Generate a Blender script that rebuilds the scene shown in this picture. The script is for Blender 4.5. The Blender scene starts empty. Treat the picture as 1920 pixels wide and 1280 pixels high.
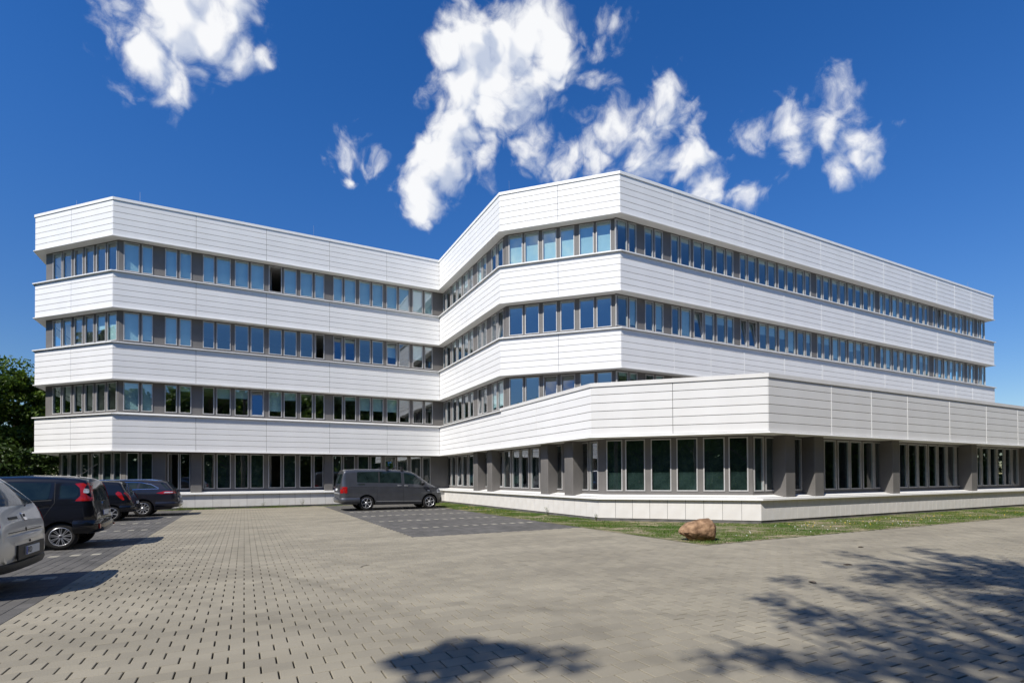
import bpy, bmesh, math, random
import numpy as np
from mathutils import Vector, Matrix
from mathutils.bvhtree import BVHTree

R = math.radians
scene = bpy.context.scene
COL = scene.collection
random.seed(7)
rng = np.random.default_rng(7)

# ------------------------------------------------------------------ camera, sky, sun, exposure
FPX, PY, CAMH = 975.8, 884.2, 1.55
TH, PIT, ROL = R(62.776), R(.655), R(-.294)
fwd = Vector((math.cos(TH), math.sin(TH), 0)); rgt = Vector((math.sin(TH), -math.cos(TH), 0)); upv = Vector((0, 0, 1))
f2 = math.cos(PIT) * fwd + math.sin(PIT) * upv
u2 = -math.sin(PIT) * fwd + math.cos(PIT) * upv
r3 = math.cos(ROL) * rgt + math.sin(ROL) * u2
u3 = -math.sin(ROL) * rgt + math.cos(ROL) * u2
camd = bpy.data.cameras.new('camera')
camd.sensor_width = 36.0
camd.lens = FPX / 1920 * 36
camd.shift_y = (PY - 640) / 1920
camd.clip_start, camd.clip_end = .1, 6000
cam = bpy.data.objects.new('camera', camd)
COL.objects.link(cam)
cam.matrix_world = Matrix(((r3.x, u3.x, -f2.x, 0), (r3.y, u3.y, -f2.y, 0), (r3.z, u3.z, -f2.z, CAMH), (0, 0, 0, 1)))
scene.camera = cam
scene.render.resolution_x, scene.render.resolution_y = 1024, 682

SUN_TO = Vector((-.82, -.40, 1.0)).normalized()
SUN_EL = math.asin(SUN_TO.z)
scene.view_settings.view_transform = 'Standard'
scene.view_settings.look = 'None'
scene.view_settings.exposure = 0.38
scene.view_settings.gamma = 1.0
scene.cycles.max_bounces = 8
scene.cycles.transparent_max_bounces = 16
scene.cycles.caustics_reflective = False
scene.cycles.caustics_refractive = False
scene.cycles.use_denoising = True


def wray(x, y):
    """world direction seen at a place of the sky (used to lay out the clouds by compass direction)"""
    return (f2 + (x - 960) / FPX * r3 + (PY - y) / FPX * u3)


world = bpy.data.worlds.new('World')
scene.world = world
world.use_nodes = True
world.cycles.sampling_method = 'MANUAL'
world.cycles.sample_map_resolution = 512
wn, wl = world.node_tree.nodes, world.node_tree.links
wn.clear()


def N(nodes, t, **kw):
    n = nodes.new(t)
    for k, v in kw.items():
        setattr(n, k, v)
    return n


out = N(wn, 'ShaderNodeOutputWorld'); bg = N(wn, 'ShaderNodeBackground')
bg.inputs['Strength'].default_value = 0.10
sky = N(wn, 'ShaderNodeTexSky', sky_type='NISHITA', sun_disc=False)
sky.sun_elevation = SUN_EL
sky.sun_rotation = math.atan2(SUN_TO.x, SUN_TO.y)
sky.air_density, sky.dust_density, sky.ozone_density = 1.0, 0.0, 3.0
hsv = N(wn, 'ShaderNodeHueSaturation')
hsv.inputs['Saturation'].default_value = 1.34
hsv.inputs['Value'].default_value = 1.0
hsv.inputs['Hue'].default_value = .512
wl.new(sky.outputs[0], hsv.inputs['Color'])
tc = N(wn, 'ShaderNodeTexCoord')
# thinner haze towards the horizon than the sky model's own
sx = N(wn, 'ShaderNodeSeparateXYZ'); wl.new(tc.outputs['Generated'], sx.inputs[0])
hz = N(wn, 'ShaderNodeMapRange', interpolation_type='SMOOTHSTEP'); wl.new(sx.outputs['Z'], hz.inputs[0])
hz.inputs[1].default_value = -.05; hz.inputs[2].default_value = .55; hz.inputs[3].default_value = .70; hz.inputs[4].default_value = 1.10
skyc = N(wn, 'ShaderNodeVectorMath', operation='SCALE'); wl.new(hsv.outputs[0], skyc.inputs[0]); wl.new(hz.outputs[0], skyc.inputs['Scale'])


def wmath(op, a, b=None, c=None, clamp=False):
    n = N(wn, 'ShaderNodeMath', operation=op, use_clamp=clamp)
    for i, v in enumerate((a, b, c)):
        if v is None:
            continue
        if isinstance(v, (int, float)):
            n.inputs[i].default_value = v
        else:
            wl.new(v, n.inputs[i])
    return n.outputs[0]


def wnoise(scale, detail, rough, vec):
    n = N(wn, 'ShaderNodeTexNoise')
    n.inputs['Scale'].default_value = scale
    n.inputs['Detail'].default_value = detail
    n.inputs['Roughness'].default_value = rough
    wl.new(vec, n.inputs['Vector'])
    return n


warp = wnoise(9.0, 3.0, .5, tc.outputs['Generated'])
vm = N(wn, 'ShaderNodeVectorMath', operation='MULTIPLY_ADD')
wl.new(warp.outputs['Color'], vm.inputs[0]); vm.inputs[1].default_value = (.085, .085, .085)
vs = N(wn, 'ShaderNodeVectorMath', operation='SUBTRACT')
wl.new(tc.outputs['Generated'], vm.inputs[2])
wl.new(vm.outputs[0], vs.inputs[0]); vs.inputs[1].default_value = (.0425, .0425, .0425)
wv = vs.outputs[0]
# cumulus puffs: place in the sky, size, weight
PUFFS = [(330, 0, 105, 1.25), (390, 45, 66, 1.2), (285, 100, 50, 1.15), (322, 155, 44, 1.05), (425, 100, 48, 1), (480, 122, 26, .85), (245, 55, 40, .7),
         (420, -15, 66, 1.1), (205, 72, 34, .55), (240, 165, 30, .55),
         (890, 85, 70, 1.3), (955, 88, 76, 1.3), (1030, 92, 58, 1.2), (842, 115, 48, 1.15), (870, 180, 64, 1.25), (945, 160, 76, 1.2), (1008, 145, 54, 1.05),
         (860, 250, 58, 1.25), (828, 305, 58, 1.25), (808, 355, 48, 1.2), (792, 388, 30, .95), (925, 232, 56, 1.0), (985, 262, 46, .68), (885, 298, 44, .95), (775, 315, 28, .6), (1000, 40, 28, .9), (885, 36, 28, .95),
         (1065, 292, 46, .62), (1130, 266, 54, .80), (1195, 290, 58, .78), (1250, 228, 44, .66), (1285, 300, 48, .80), (1238, 175, 40, .62), (1160, 312, 44, .62), (1300, 245, 34, .56), (1205, 210, 30, .52),
         (1555, 240, 54, .78), (1605, 262, 48, .84), (1485, 258, 54, .70), (1420, 270, 46, .64), (1600, 304, 36, .72), (1560, 338, 28, .66), (1375, 280, 32, .55),
         (1330, 366, 38, 1.0), (1390, 382, 38, .88), (1295, 360, 22, .66), (1435, 372, 24, .6),
         (650, 266, 36, .62), (690, 298, 28, .56), (655, 325, 19, .66), (1150, 45, 42, .58), (1120, 150, 32, .52), (1125, 90, 28, .5), (720, 304, 18, .5)]
blobs = []
for (x, y, r, w) in PUFFS:
    d = wray(x, y); blobs.append((d.normalized(), r * 1.42 / FPX / d.length, w))
crnd = random.Random(5)
for i in range(14):                                     # the same scattered cumulus over the rest of the sky
    az = TH + R(crnd.uniform(75, 285)); el = R(crnd.uniform(14, 62))
    for k in range(4):
        a2, e2 = az + R(crnd.uniform(-7, 7)), el + R(crnd.uniform(-4, 4))
        if i % 2 and k > 1:
            continue
        blobs.append((Vector((math.cos(a2) * math.cos(e2), math.sin(a2) * math.cos(e2), math.sin(e2))), crnd.uniform(.05, .11), crnd.uniform(.6, 1)))


def puff_field(vec):
    acc = None
    for (d, r, w) in blobs:
        n = N(wn, 'ShaderNodeVectorMath', operation='DISTANCE')
        wl.new(vec, n.inputs[0]); n.inputs[1].default_value = d
        v = wmath('MULTIPLY_ADD', n.outputs['Value'], -w / r, w)
        acc = v if acc is None else wmath('MAXIMUM', acc, v)
    b1 = wmath('ABSOLUTE', wmath('SUBTRACT', wnoise(15.0, 0.0, .5, vec).outputs['Fac'], .5))
    b2 = wmath('ABSOLUTE', wmath('SUBTRACT', wnoise(36.0, 1.0, .5, vec).outputs['Fac'], .5))
    billow = wmath('SUBTRACT', wmath('ADD', wmath('MULTIPLY', b1, 1.15), wmath('MULTIPLY', b2, .8)), .18)
    return wmath('ADD', acc, billow)


base = puff_field(wv)
vo = N(wn, 'ShaderNodeVectorMath', operation='ADD'); wl.new(wv, vo.inputs[0])
ls = (SUN_TO - fwd * SUN_TO.dot(fwd)).normalized() * .030; vo.inputs[1].default_value = (ls.x, ls.y, ls.z)
lit = puff_field(vo.outputs[0])
fine = wnoise(20.0, 10.0, .64, wv)
dens = wmath('MULTIPLY_ADD', wmath('SUBTRACT', fine.outputs['Fac'], .5), 1.40, base)
alpha = N(wn, 'ShaderNodeMapRange', interpolation_type='SMOOTHSTEP')
wl.new(dens, alpha.inputs[0]); alpha.inputs[1].default_value = .14; alpha.inputs[2].default_value = .86
# relief of the billows: thinner towards the sun = bright side
rel = wmath('ADD', wmath('MULTIPLY_ADD', wmath('SUBTRACT', base, lit), 1.7, .58), wmath('MULTIPLY', wmath('SUBTRACT', fine.outputs['Fac'], .5), .5))
shade = N(wn, 'ShaderNodeMapRange', interpolation_type='SMOOTHSTEP')
wl.new(rel, shade.inputs[0]); shade.inputs[1].default_value = .10; shade.inputs[2].default_value = 1.0
cm = N(wn, 'ShaderNodeMix', data_type='RGBA')
wl.new(shade.outputs[0], cm.inputs[0])
cm.inputs[6].default_value = (4.3, 4.8, 5.9, 1); cm.inputs[7].default_value = (7.5, 7.55, 7.65, 1)
mx = N(wn, 'ShaderNodeMix', data_type='RGBA')
wl.new(wmath('MULTIPLY', alpha.outputs[0], .97), mx.inputs[0]); wl.new(skyc.outputs[0], mx.inputs[6]); wl.new(cm.outputs[2], mx.inputs[7])
wl.new(mx.outputs[2], bg.inputs['Color'])
wl.new(bg.outputs[0], out.inputs[0])

sund = bpy.data.lights.new('sun', 'SUN')
sund.energy = 4.5; sund.angle = R(.53); sund.color = (1.0, .955, .88)
sun = bpy.data.objects.new('sun', sund); COL.objects.link(sun)
sun.rotation_euler = SUN_TO.to_track_quat('Z', 'Y').to_euler()


# ------------------------------------------------------------------ materials
def mat(name, col, rough=.5, metal=0.0, spec=.5, build=None):
    m = bpy.data.materials.new(name); m.use_nodes = True
    p = m.node_tree.nodes['Principled BSDF']
    p.inputs['Base Color'].default_value = (*col, 1)
    p.inputs['Roughness'].default_value = rough
    p.inputs['Metallic'].default_value = metal
    p.inputs['Specular IOR Level'].default_value = spec
    if build:
        build(m.node_tree, p)
    return m


def noise_mix(c1, c2, scale, lo=.35, hi=.65, detail=5, bump=0, bscale=None, coord='Object', rnd=0.0, bdist=.01):
    def b(nt, p):
        n, l = nt.nodes, nt.links
        t = N(n, 'ShaderNodeTexCoord')
        src = t.outputs[coord] if coord != 'Position' else N(n, 'ShaderNodeNewGeometry').outputs['Position']
        z = N(n, 'ShaderNodeTexNoise'); z.inputs['Scale'].default_value = scale; z.inputs['Detail'].default_value = detail
        l.new(src, z.inputs['Vector'])
        mr = N(n, 'ShaderNodeMapRange'); mr.inputs[1].default_value = lo; mr.inputs[2].default_value = hi
        l.new(z.outputs['Fac'], mr.inputs[0])
        mi = N(n, 'ShaderNodeMix', data_type='RGBA'); mi.inputs[6].default_value = (*c1, 1); mi.inputs[7].default_value = (*c2, 1)
        l.new(mr.outputs[0], mi.inputs[0])
        res = mi.outputs[2]
        if rnd:
            oi = N(n, 'ShaderNodeObjectInfo')
            m2 = N(n, 'ShaderNodeMapRange'); m2.inputs[3].default_value = 1 - rnd; m2.inputs[4].default_value = 1 + rnd
            l.new(oi.outputs['Random'], m2.inputs[0])
            vmul = N(n, 'ShaderNodeVectorMath', operation='SCALE')
            l.new(res, vmul.inputs[0]); l.new(m2.outputs[0], vmul.inputs['Scale'])
            res = vmul.outputs[0]
        l.new(res, p.inputs['Base Color'])
        if bump:
            z2 = N(n, 'ShaderNodeTexNoise'); z2.inputs['Scale'].default_value = bscale or scale * 4; z2.inputs['Detail'].default_value = 6
            l.new(src, z2.inputs['Vector'])
            bp = N(n, 'ShaderNodeBump'); bp.inputs['Strength'].default_value = bump; bp.inputs['Distance'].default_value = bdist
            l.new(z2.outputs['Fac'], bp.inputs['Height']); l.new(bp.outputs[0], p.inputs['Normal'])
    return b


M = {}
M['panel'] = mat('white_aluminium_panel', (.77, .765, .75), .38, 0, .4, noise_mix((.75, .745, .73), (.785, .78, .765), 1.3, rnd=.022))
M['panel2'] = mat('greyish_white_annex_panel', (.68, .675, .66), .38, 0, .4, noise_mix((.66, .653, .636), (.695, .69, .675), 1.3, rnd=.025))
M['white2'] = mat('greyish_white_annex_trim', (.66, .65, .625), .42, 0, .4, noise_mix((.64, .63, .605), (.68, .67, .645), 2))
M['white'] = mat('white_trim', (.79, .785, .765), .42, 0, .4, noise_mix((.77, .765, .745), (.81, .805, .785), 2))
M['soffit'] = mat('white_soffit', (.72, .71, .68), .6, build=noise_mix((.70, .69, .66), (.74, .73, .70), .8))
M['backing'] = mat('dark_backing', (.10, .095, .09), .8, build=noise_mix((.08, .078, .075), (.13, .125, .12), 3))
M['grey'] = mat('taupe_grey_wall', (.145, .137, .130), .55, 0, .35, noise_mix((.134, .127, .120), (.156, .147, .139), 1.5))
M['frame'] = mat('aluminium_frame', (.44, .435, .425), .4, .15, .5, noise_mix((.41, .405, .395), (.47, .465, .455), 6))
M['blind'] = mat('roller_blind', (.74, .76, .74), .85, 0, .1, noise_mix((.70, .73, .71), (.78, .79, .77), 2.5, rnd=.06))
M['dim_room'] = mat('painted_dim_room_green', (.045, .054, .047), .9, 0, .1, noise_mix((.030, .038, .032), (.064, .074, .064), 2.5, rnd=.3))  # added sheet behind panes; room darkness and mirrored trees put into its colour
M['curtain'] = mat('pale_curtain', (.66, .66, .62), .9, 0, .1, noise_mix((.58, .58, .54), (.72, .72, .68), 3))
M['inner'] = mat('interior_wall', (.17, .165, .15), .9, build=noise_mix((.10, .10, .09), (.24, .23, .21), .3))
M['slab'] = mat('interior_floor', (.12, .115, .11), .9, build=noise_mix((.10, .095, .09), (.15, .14, .13), .6))
M['roof'] = mat('roof_gravel', (.30, .29, .27), .9, build=noise_mix((.24, .23, .22), (.36, .35, .33), 8))
M['plinth'] = mat('white_plinth_panel', (.66, .64, .61), .5, 0, .35, noise_mix((.62, .595, .56), (.69, .672, .645), 1.6, rnd=.02))
M['metal'] = mat('steel_rod', (.45, .45, .46), .35, .8, build=noise_mix((.4, .4, .41), (.5, .5, .51), 9))


def glassmat(name, tint, base, rough=0.0):
    m = bpy.data.materials.new(name); m.use_nodes = True
    n, l = m.node_tree.nodes, m.node_tree.links
    n.clear()
    o = N(n, 'ShaderNodeOutputMaterial')
    tr = N(n, 'ShaderNodeBsdfTransparent'); tr.inputs[0].default_value = (*tint, 1)
    gl = N(n, 'ShaderNodeBsdfGlossy'); gl.inputs['Roughness'].default_value = rough; gl.inputs['Color'].default_value = (.93, .97, 1, 1)
    ge = N(n, 'ShaderNodeNewGeometry'); dt = N(n, 'ShaderNodeVectorMath', operation='DOT_PRODUCT')
    l.new(ge.outputs['Incoming'], dt.inputs[0]); l.new(ge.outputs['Normal'], dt.inputs[1])
    ab = N(n, 'ShaderNodeMath', operation='ABSOLUTE'); l.new(dt.outputs['Value'], ab.inputs[0])
    om = N(n, 'ShaderNodeMath', operation='SUBTRACT', use_clamp=True); om.inputs[0].default_value = 1.0; l.new(ab.outputs[0], om.inputs[1])
    pw = N(n, 'ShaderNodeMath', operation='POWER'); l.new(om.outputs[0], pw.inputs[0]); pw.inputs[1].default_value = 4.0
    mr = N(n, 'ShaderNodeMapRange'); mr.inputs[3].default_value = base; mr.inputs[4].default_value = 1.0
    l.new(pw.outputs[0], mr.inputs[0])
    # slight waviness of the panes
    t = N(n, 'ShaderNodeTexCoord'); z = N(n, 'ShaderNodeTexNoise'); z.inputs['Scale'].default_value = 1.1; z.inputs['Detail'].default_value = 1
    oi = N(n, 'ShaderNodeObjectInfo'); av = N(n, 'ShaderNodeVectorMath', operation='ADD')
    l.new(t.outputs['Object'], av.inputs[0]); l.new(oi.outputs['Location'], av.inputs[1]); l.new(av.outputs[0], z.inputs['Vector'])
    bp = N(n, 'ShaderNodeBump'); bp.inputs['Strength'].default_value = .10; bp.inputs['Distance'].default_value = .02
    l.new(z.outputs['Fac'], bp.inputs['Height']); l.new(bp.outputs[0], gl.inputs['Normal'])
    ms = N(n, 'ShaderNodeMixShader')
    l.new(mr.outputs[0], ms.inputs[0]); l.new(tr.outputs[0], ms.inputs[1]); l.new(gl.outputs[0], ms.inputs[2]); l.new(ms.outputs[0], o.inputs[0])
    return m


M['glass'] = glassmat('coated_window_glass', (.68, .87, .89), .25)


# ------------------------------------------------------------------ mesh helpers
def link(name, me, m=None, parent=None, loc=(0, 0, 0), rz=0.0):
    o = bpy.data.objects.new(name, me)
    COL.objects.link(o)
    if m is not None and me is not None and not me.materials:
        me.materials.append(m)
    o.location = loc
    if rz:
        o.rotation_euler = (0, 0, rz)
    if parent is not None:
        o.parent = parent
    return o


def empty(name, loc=(0, 0, 0), rz=0.0):
    o = link(name, None, None, None, loc, rz)
    o.empty_display_size = .3
    return o


def tag(o, label=None, cat=None, group=None, kind=None):
    for k, v in (('label', label), ('category', cat), ('group', group), ('kind', kind)):
        if v:
            o[k] = v
    return o


class MB:
    def __init__(s):
        s.v, s.f = [], []

    def box(s, x0, x1, y0, y1, z0, z1, bev=0.0):
        b = len(s.v)
        s.v += [(x0, y0, z0), (x1, y0, z0), (x1, y1, z0), (x0, y1, z0), (x0, y0, z1), (x1, y0, z1), (x1, y1, z1), (x0, y1, z1)]
        s.f += [tuple(b + i for i in q) for q in ((0, 3, 2, 1), (4, 5, 6, 7), (0, 1, 5, 4), (1, 2, 6, 5), (2, 3, 7, 6), (3, 0, 4, 7))]
        return s

    def quad(s, *p):
        b = len(s.v); s.v += list(p); s.f.append(tuple(range(b, b + len(p)))); return s

    def tube(s, a, b_, r0, r1=None, n=8, cap=True):
        r1 = r0 if r1 is None else r1
        a, b_ = Vector(a), Vector(b_); d = (b_ - a).normalized()
        p = d.orthogonal().normalized(); q = d.cross(p)
        i0 = len(s.v)
        for (c, r) in ((a, r0), (b_, r1)):
            for k in range(n):
                t = 2 * math.pi * k / n
                s.v.append(tuple(c + p * (r * math.cos(t)) + q * (r * math.sin(t))))
        for k in range(n):
            k2 = (k + 1) % n
            s.f.append((i0 + k, i0 + k2, i0 + n + k2, i0 + n + k))
        if cap:
            s.f.append(tuple(i0 + n - 1 - k for k in range(n))); s.f.append(tuple(i0 + n + k for k in range(n)))
        return s

    def lathe(s, prof, n=32, axis='y'):
        """prof: list of (radius, height) swept round the axis"""
        i0 = len(s.v); m = len(prof)
        for k in range(n):
            t = 2 * math.pi * k / n; c, sn = math.cos(t), math.sin(t)
            for (r, h) in prof:
                s.v.append((r * c, h, r * sn) if axis == 'y' else (r * c, r * sn, h))
        for k in range(n):
            k2 = (k + 1) % n
            for j in range(m - 1):
                s.f.append((i0 + k * m + j, i0 + k * m + j + 1, i0 + k2 * m + j + 1, i0 + k2 * m + j))
        return s

    def mesh(s, name):
        me = bpy.data.meshes.new(name); me.from_pydata(s.v, [], s.f); me.update(); return me

    def build(s, name, m, parent=None, loc=(0, 0, 0), rz=0.0, smooth=False, sharp=None):
        me = s.mesh(name)
        if smooth:
            me.polygons.foreach_set('use_smooth', [True] * len(me.polygons))
            if sharp:
                me.set_sharp_from_angle(angle=R(sharp))
        return link(name, me, m, parent, loc, rz)


def offset_chain(pts, e):
    """move an open chain (left to right as seen from outside) inward by e, mitred"""
    res = []
    n = len(pts)
    dirs = []
    for i in range(n - 1):
        d = Vector((pts[i + 1][0] - pts[i][0], pts[i + 1][1] - pts[i][1])).normalized(); dirs.append(d)
    for i in range(n):
        if i == 0 or i == n - 1:
            d = dirs[0] if i == 0 else dirs[-1]
            inn = Vector((-d.y, d.x)); res.append((pts[i][0] + inn.x * e, pts[i][1] + inn.y * e)); continue
        a, b = dirs[i - 1], dirs[i]
        na, nb = Vector((-a.y, a.x)), Vector((-b.y, b.x))
        m_ = (na + nb).normalized(); k = e / m_.dot(na)
        res.append((pts[i][0] + m_.x * k, pts[i][1] + m_.y * k))
    return res


def sweep(chain, prof, closed_prof=False):
    """prof: (inward offset, z) points; makes a mitred moulding along the chain"""
    mb = MB()
    rows = [[(p[0], p[1], z) for p in offset_chain(chain, e)] for (e, z) in prof]
    n, m = len(chain), len(prof)
    for r in rows:
        mb.v += r
    rng_ = range(m if closed_prof else m - 1)
    for j in rng_:
        j2 = (j + 1) % m
        for i in range(n - 1):
            mb.f.append((j * n + i, j2 * n + i, j2 * n + i + 1, j * n + i + 1))
    if closed_prof:
        mb.f.append(tuple(j * n for j in range(m))); mb.f.append(tuple(j * n + n - 1 for j in reversed(range(m))))
    return mb


def ngon(pts, z):
    return MB().quad(*[(p[0], p[1], z) for p in pts])


_cache = {}


def cached(key, fn):
    if key not in _cache:
        _cache[key] = fn()
    return _cache[key]


# ------------------------------------------------------------------ plan of the place (metres; camera stands above the origin)
XB, YA = 10.910, 31.082
PA = (-5.657, YA); PL = (-9.62, 35.045); PI_ = (XB, YA); PBp = (XB, 22.37); PC_ = (14.94, 18.34); PD = (50.8, 18.34)
P1 = (XB, 15.06); P2 = (14.93, 11.04); PE = (62.0, 11.04)
LBK = (-9.62, 52.0); DBK = (50.8, 34.0)
MAIN = [LBK, PL, PA, PI_, PBp, PC_, PD, DBK]
SOF = [2.97, 6.43, 9.89, 13.36]             # undersides of the white bands
SIL = [None, 4.77, 8.23, 11.68]             # window sills above them
TOP = 15.25
POD_TOP = 4.87
E1, E0, EP = .40, .90, .437                 # setbacks: upper windows, ground floor windows, plinth


class Fac:
    def __init__(s, a, b):
        s.a = Vector(a); s.b = Vector(b); s.u = (s.b - s.a).normalized(); s.len = (s.b - s.a).length
        s.inn = Vector((-s.u.y, s.u.x)); s.ang = math.atan2(s.u.y, s.u.x)

    def pt(s, t, d, z):
        p = s.a + s.u * t + s.inn * d; return (p.x, p.y, z)


FA, FL, FB, FBC, FC = Fac(PA, PI_), Fac(PL, PA), Fac(PI_, PBp), Fac(PBp, PC_), Fac(PC_, PD)
FBL, FPC, FP = Fac(PI_, P1), Fac(P1, P2), Fac(P2, PE)

office = tag(empty('office_building', (0, YA + 6, 0)), 'four-storey white office building with striped panel bands and grey window strips', 'building')
annex = tag(empty('office_annex', (20, 16, 0)), 'single-storey white flat-roofed annex with grey columns in front of the tall office', 'building')
office.location = (0, 0, 0); annex.location = (0, 0, 0)


def project(p):
    v = Vector(p) - Vector((0, 0, CAMH)); d = v.dot(f2)
    if d < .5:
        return None
    return (960 + FPX * v.dot(r3) / d, PY - FPX * v.dot(u3) / d, d)


# ---- white bands
panel_list = []   # (weight, parent, facade, s0, s1, z0, z1)


def band(parent, fac, seams, z0, z1, rows, e=0.0):
    for s0, s1 in zip(seams[:-1], seams[1:]):
        for a, b in zip(rows[:-1], rows[1:]):
            c = fac.pt((s0 + s1) / 2, 0, (a + b) / 2); pr = project(c)
            w = 0 if pr is None else (s1 - s0) * (b - a) / pr[2] ** 2 * abs((Vector((c[0], c[1], 0)).normalized()).dot(Vector((fac.inn.x, fac.inn.y, 0))))
            if pr and not (-150 < pr[0] < 2070):
                w *= .01
            if parent is office and fac is FC and z0 < 4:
                w = 0
            panel_list.append((w, parent, fac, s0, s1, a, b))


def rows_for(z0, ztop):
    r = [z0 + .03 + .2885 * k for k in range(6)]
    return [q for q in r if q < ztop - .05] + [ztop]


def ss(fac, coords, axis):
    return [0.0] + [abs((c - (fac.a.x if axis == 0 else fac.a.y)) / (fac.u.x if axis == 0 else fac.u.y)) for c in coords] + [fac.len]


SE_A = ss(FA, (-2.21, 1.06, 4.32, 7.6), 0)
SE_L = [0, FL.len * .48, FL.len]
SE_B = ss(FB, (26.34,), 1)
SE_BC = [0, FBC.len * .50, FBC.len]
SE_C = ss(FC, (18.12, 20.56, 22.98, 26.18, 29.49, 32.69, 35.91, 39.13, 42.43, 44.87, 47.31), 0)
for k in range(4):
    z0 = SOF[k]
    z1 = (SIL[k + 1] - .045) if k < 3 else TOP - .135
    rw = rows_for(z0, z1)
    band(office, FA, SE_A, z0, z1, rw); band(office, FL, SE_L, z0, z1, rw)
    band(office, FB, SE_B, z0, z1, rw)
    if k > 0:
        band(office, FBC, SE_BC, z0, z1, rw); band(office, FC, SE_C, z0, z1, rw)
rw = rows_for(SOF[0], POD_TOP - .135)
FB2 = Fac(PBp, P1)
band(annex, FB2, [0, PBp[1] - 18.94, FB2.len], SOF[0], 0, rw)
band(annex, FPC, [0, FPC.len * .485, FPC.len], SOF[0], 0, rw)
SE_P = ss(FP, (18.26, 20.7, 23.17, 26.45, 29.73, 32.91, 36.1, 39.4, 42.6, 45.9, 49.2, 52.4), 0)
band(annex, FP, SE_P, SOF[0], 0, rw)


def panel_mesh(L, Hh):
    g, t, c = .013, .028, .006
    x0, x1, z0, z1 = g * .5, L - g * .5, g, Hh - g * .35
    v = [(x0 + c, 0, z0 + c), (x1 - c, 0, z0 + c), (x1 - c, 0, z1 - c), (x0 + c, 0, z1 - c),
         (x0, c, z0), (x1, c, z0), (x1, c, z1), (x0, c, z1), (x0, t, z0), (x1, t, z0), (x1, t, z1), (x0, t, z1)]
    f = [(0, 1, 2, 3), (4, 5, 1, 0), (5, 6, 2, 1), (6, 7, 3, 2), (7, 4, 0, 3), (8, 9, 5, 4), (9, 10, 6, 5), (10, 11, 7, 6), (11, 8, 4, 7)]
    return v, f


for owner in (office, annex):
    lst = sorted([p for p in panel_list if p[1] is owner], key=lambda p: -p[0])
    rest = MB()
    for i, (w, par, fac, s0, s1, a, b) in enumerate(lst):
        L, Hh = round(s1 - s0, 3), round(b - a, 4)
        if i < 300 and w > 0:
            def mk(L=L, Hh=Hh):
                v, f = panel_mesh(L, Hh); me = bpy.data.meshes.new('cladding_panel'); me.from_pydata(v, [], f); return me
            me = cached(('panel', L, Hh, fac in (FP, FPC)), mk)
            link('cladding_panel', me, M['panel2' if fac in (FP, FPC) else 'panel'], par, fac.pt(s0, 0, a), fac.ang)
        else:
            v, f = panel_mesh(L, Hh); b0 = len(rest.v)
            rest.v += [fac.pt(s0 + q[0], q[1], a + q[2]) for q in v]; rest.f += [tuple(b0 + j for j in q) for q in f]
    if rest.v:
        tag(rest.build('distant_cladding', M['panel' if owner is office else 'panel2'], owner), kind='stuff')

# backing behind the panels, soffits, drip flashings, sills, copings
for k in range(4):
    z0, z1 = SOF[k], (SIL[k + 1] if k < 3 else TOP) - .06
    sweep(MAIN, [(.024, z0 + .004), (.024, z1)]).build('band_wall', M['backing'], office)
    z = SOF[k]
    if k > 0:
        sweep(MAIN, [(-.07, z - .012), (-.07, z + .022), (.012, z + .026), (.012, z - .012)], True).build('drip_flashing', M['white'], office)
        sweep(MAIN, [(.012, z - .006), (E1 + .02, z - .006)]).build('soffit', M['soffit'], office)
    if k < 3:
        s = SIL[k + 1]
        ch = MAIN if k > 0 else [LBK, PL, PA, PI_, (XB, 22.3)]
        sweep(ch, [(-.10, s - .045), (-.10, s), (E1 + .01, s + .09), (E1 + .01, s + .05), (-.05, s - .045)], True).build('window_sill', M['white'], office)
sweep(MAIN, [(-.035, TOP - .135), (-.035, TOP), (.35, TOP + .01), (.35, TOP - .30), (.02, TOP - .135)], True).build('roof_coping', M['white'], office)
LOWCH = [LBK, PL, PA, PI_, P1, P2, PE]
z = SOF[0]
sweep([LBK, PL, PA, PI_, PBp], [(-.08, z - .02), (-.07, z + .025), (.012, z + .035), (.012, z - .02)], True).build('drip_flashing', M['white'], office)
sweep([LBK, PL, PA, PI_, (XB, 22.3)], [(.012, z - .006), (E0 + .02, z - .006)]).build('soffit', M['soffit'], office)
PODCH = [PBp, P1, P2, PE]
sweep(PODCH, [(-.08, z - .02), (-.07, z + .025), (.012, z + .035), (.012, z - .02)], True).build('drip_flashing', M['white'], annex)
sweep(PODCH, [(.012, z - .007), (E0 + .02, z - .007)]).build('soffit', M['soffit'], annex)
sweep(PODCH, [(.024, z + .004), (.024, POD_TOP - .06)]).build('band_wall', M['backing'], annex)
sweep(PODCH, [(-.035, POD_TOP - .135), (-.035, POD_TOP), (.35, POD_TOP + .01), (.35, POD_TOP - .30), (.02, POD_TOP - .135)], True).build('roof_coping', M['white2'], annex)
# bright cover strips on the vertical joints of the long front
for (own, fac, seams, zz) in [(office, FC, SE_C, [(SOF[k] + .035, (SIL[k + 1] - .06 if k < 3 else TOP - .15)) for k in (1, 2, 3)]), (annex, FP, SE_P, [(SOF[0] + .035, POD_TOP - .15)])]:
    for (za, zb) in zz:
        for s in seams[1:-1]:
            MB().box(-.013, .013, -.006, .02, 0, zb - za).build('joint_strip', M['white'], own, fac.pt(s, 0, za), fac.ang)

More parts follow.
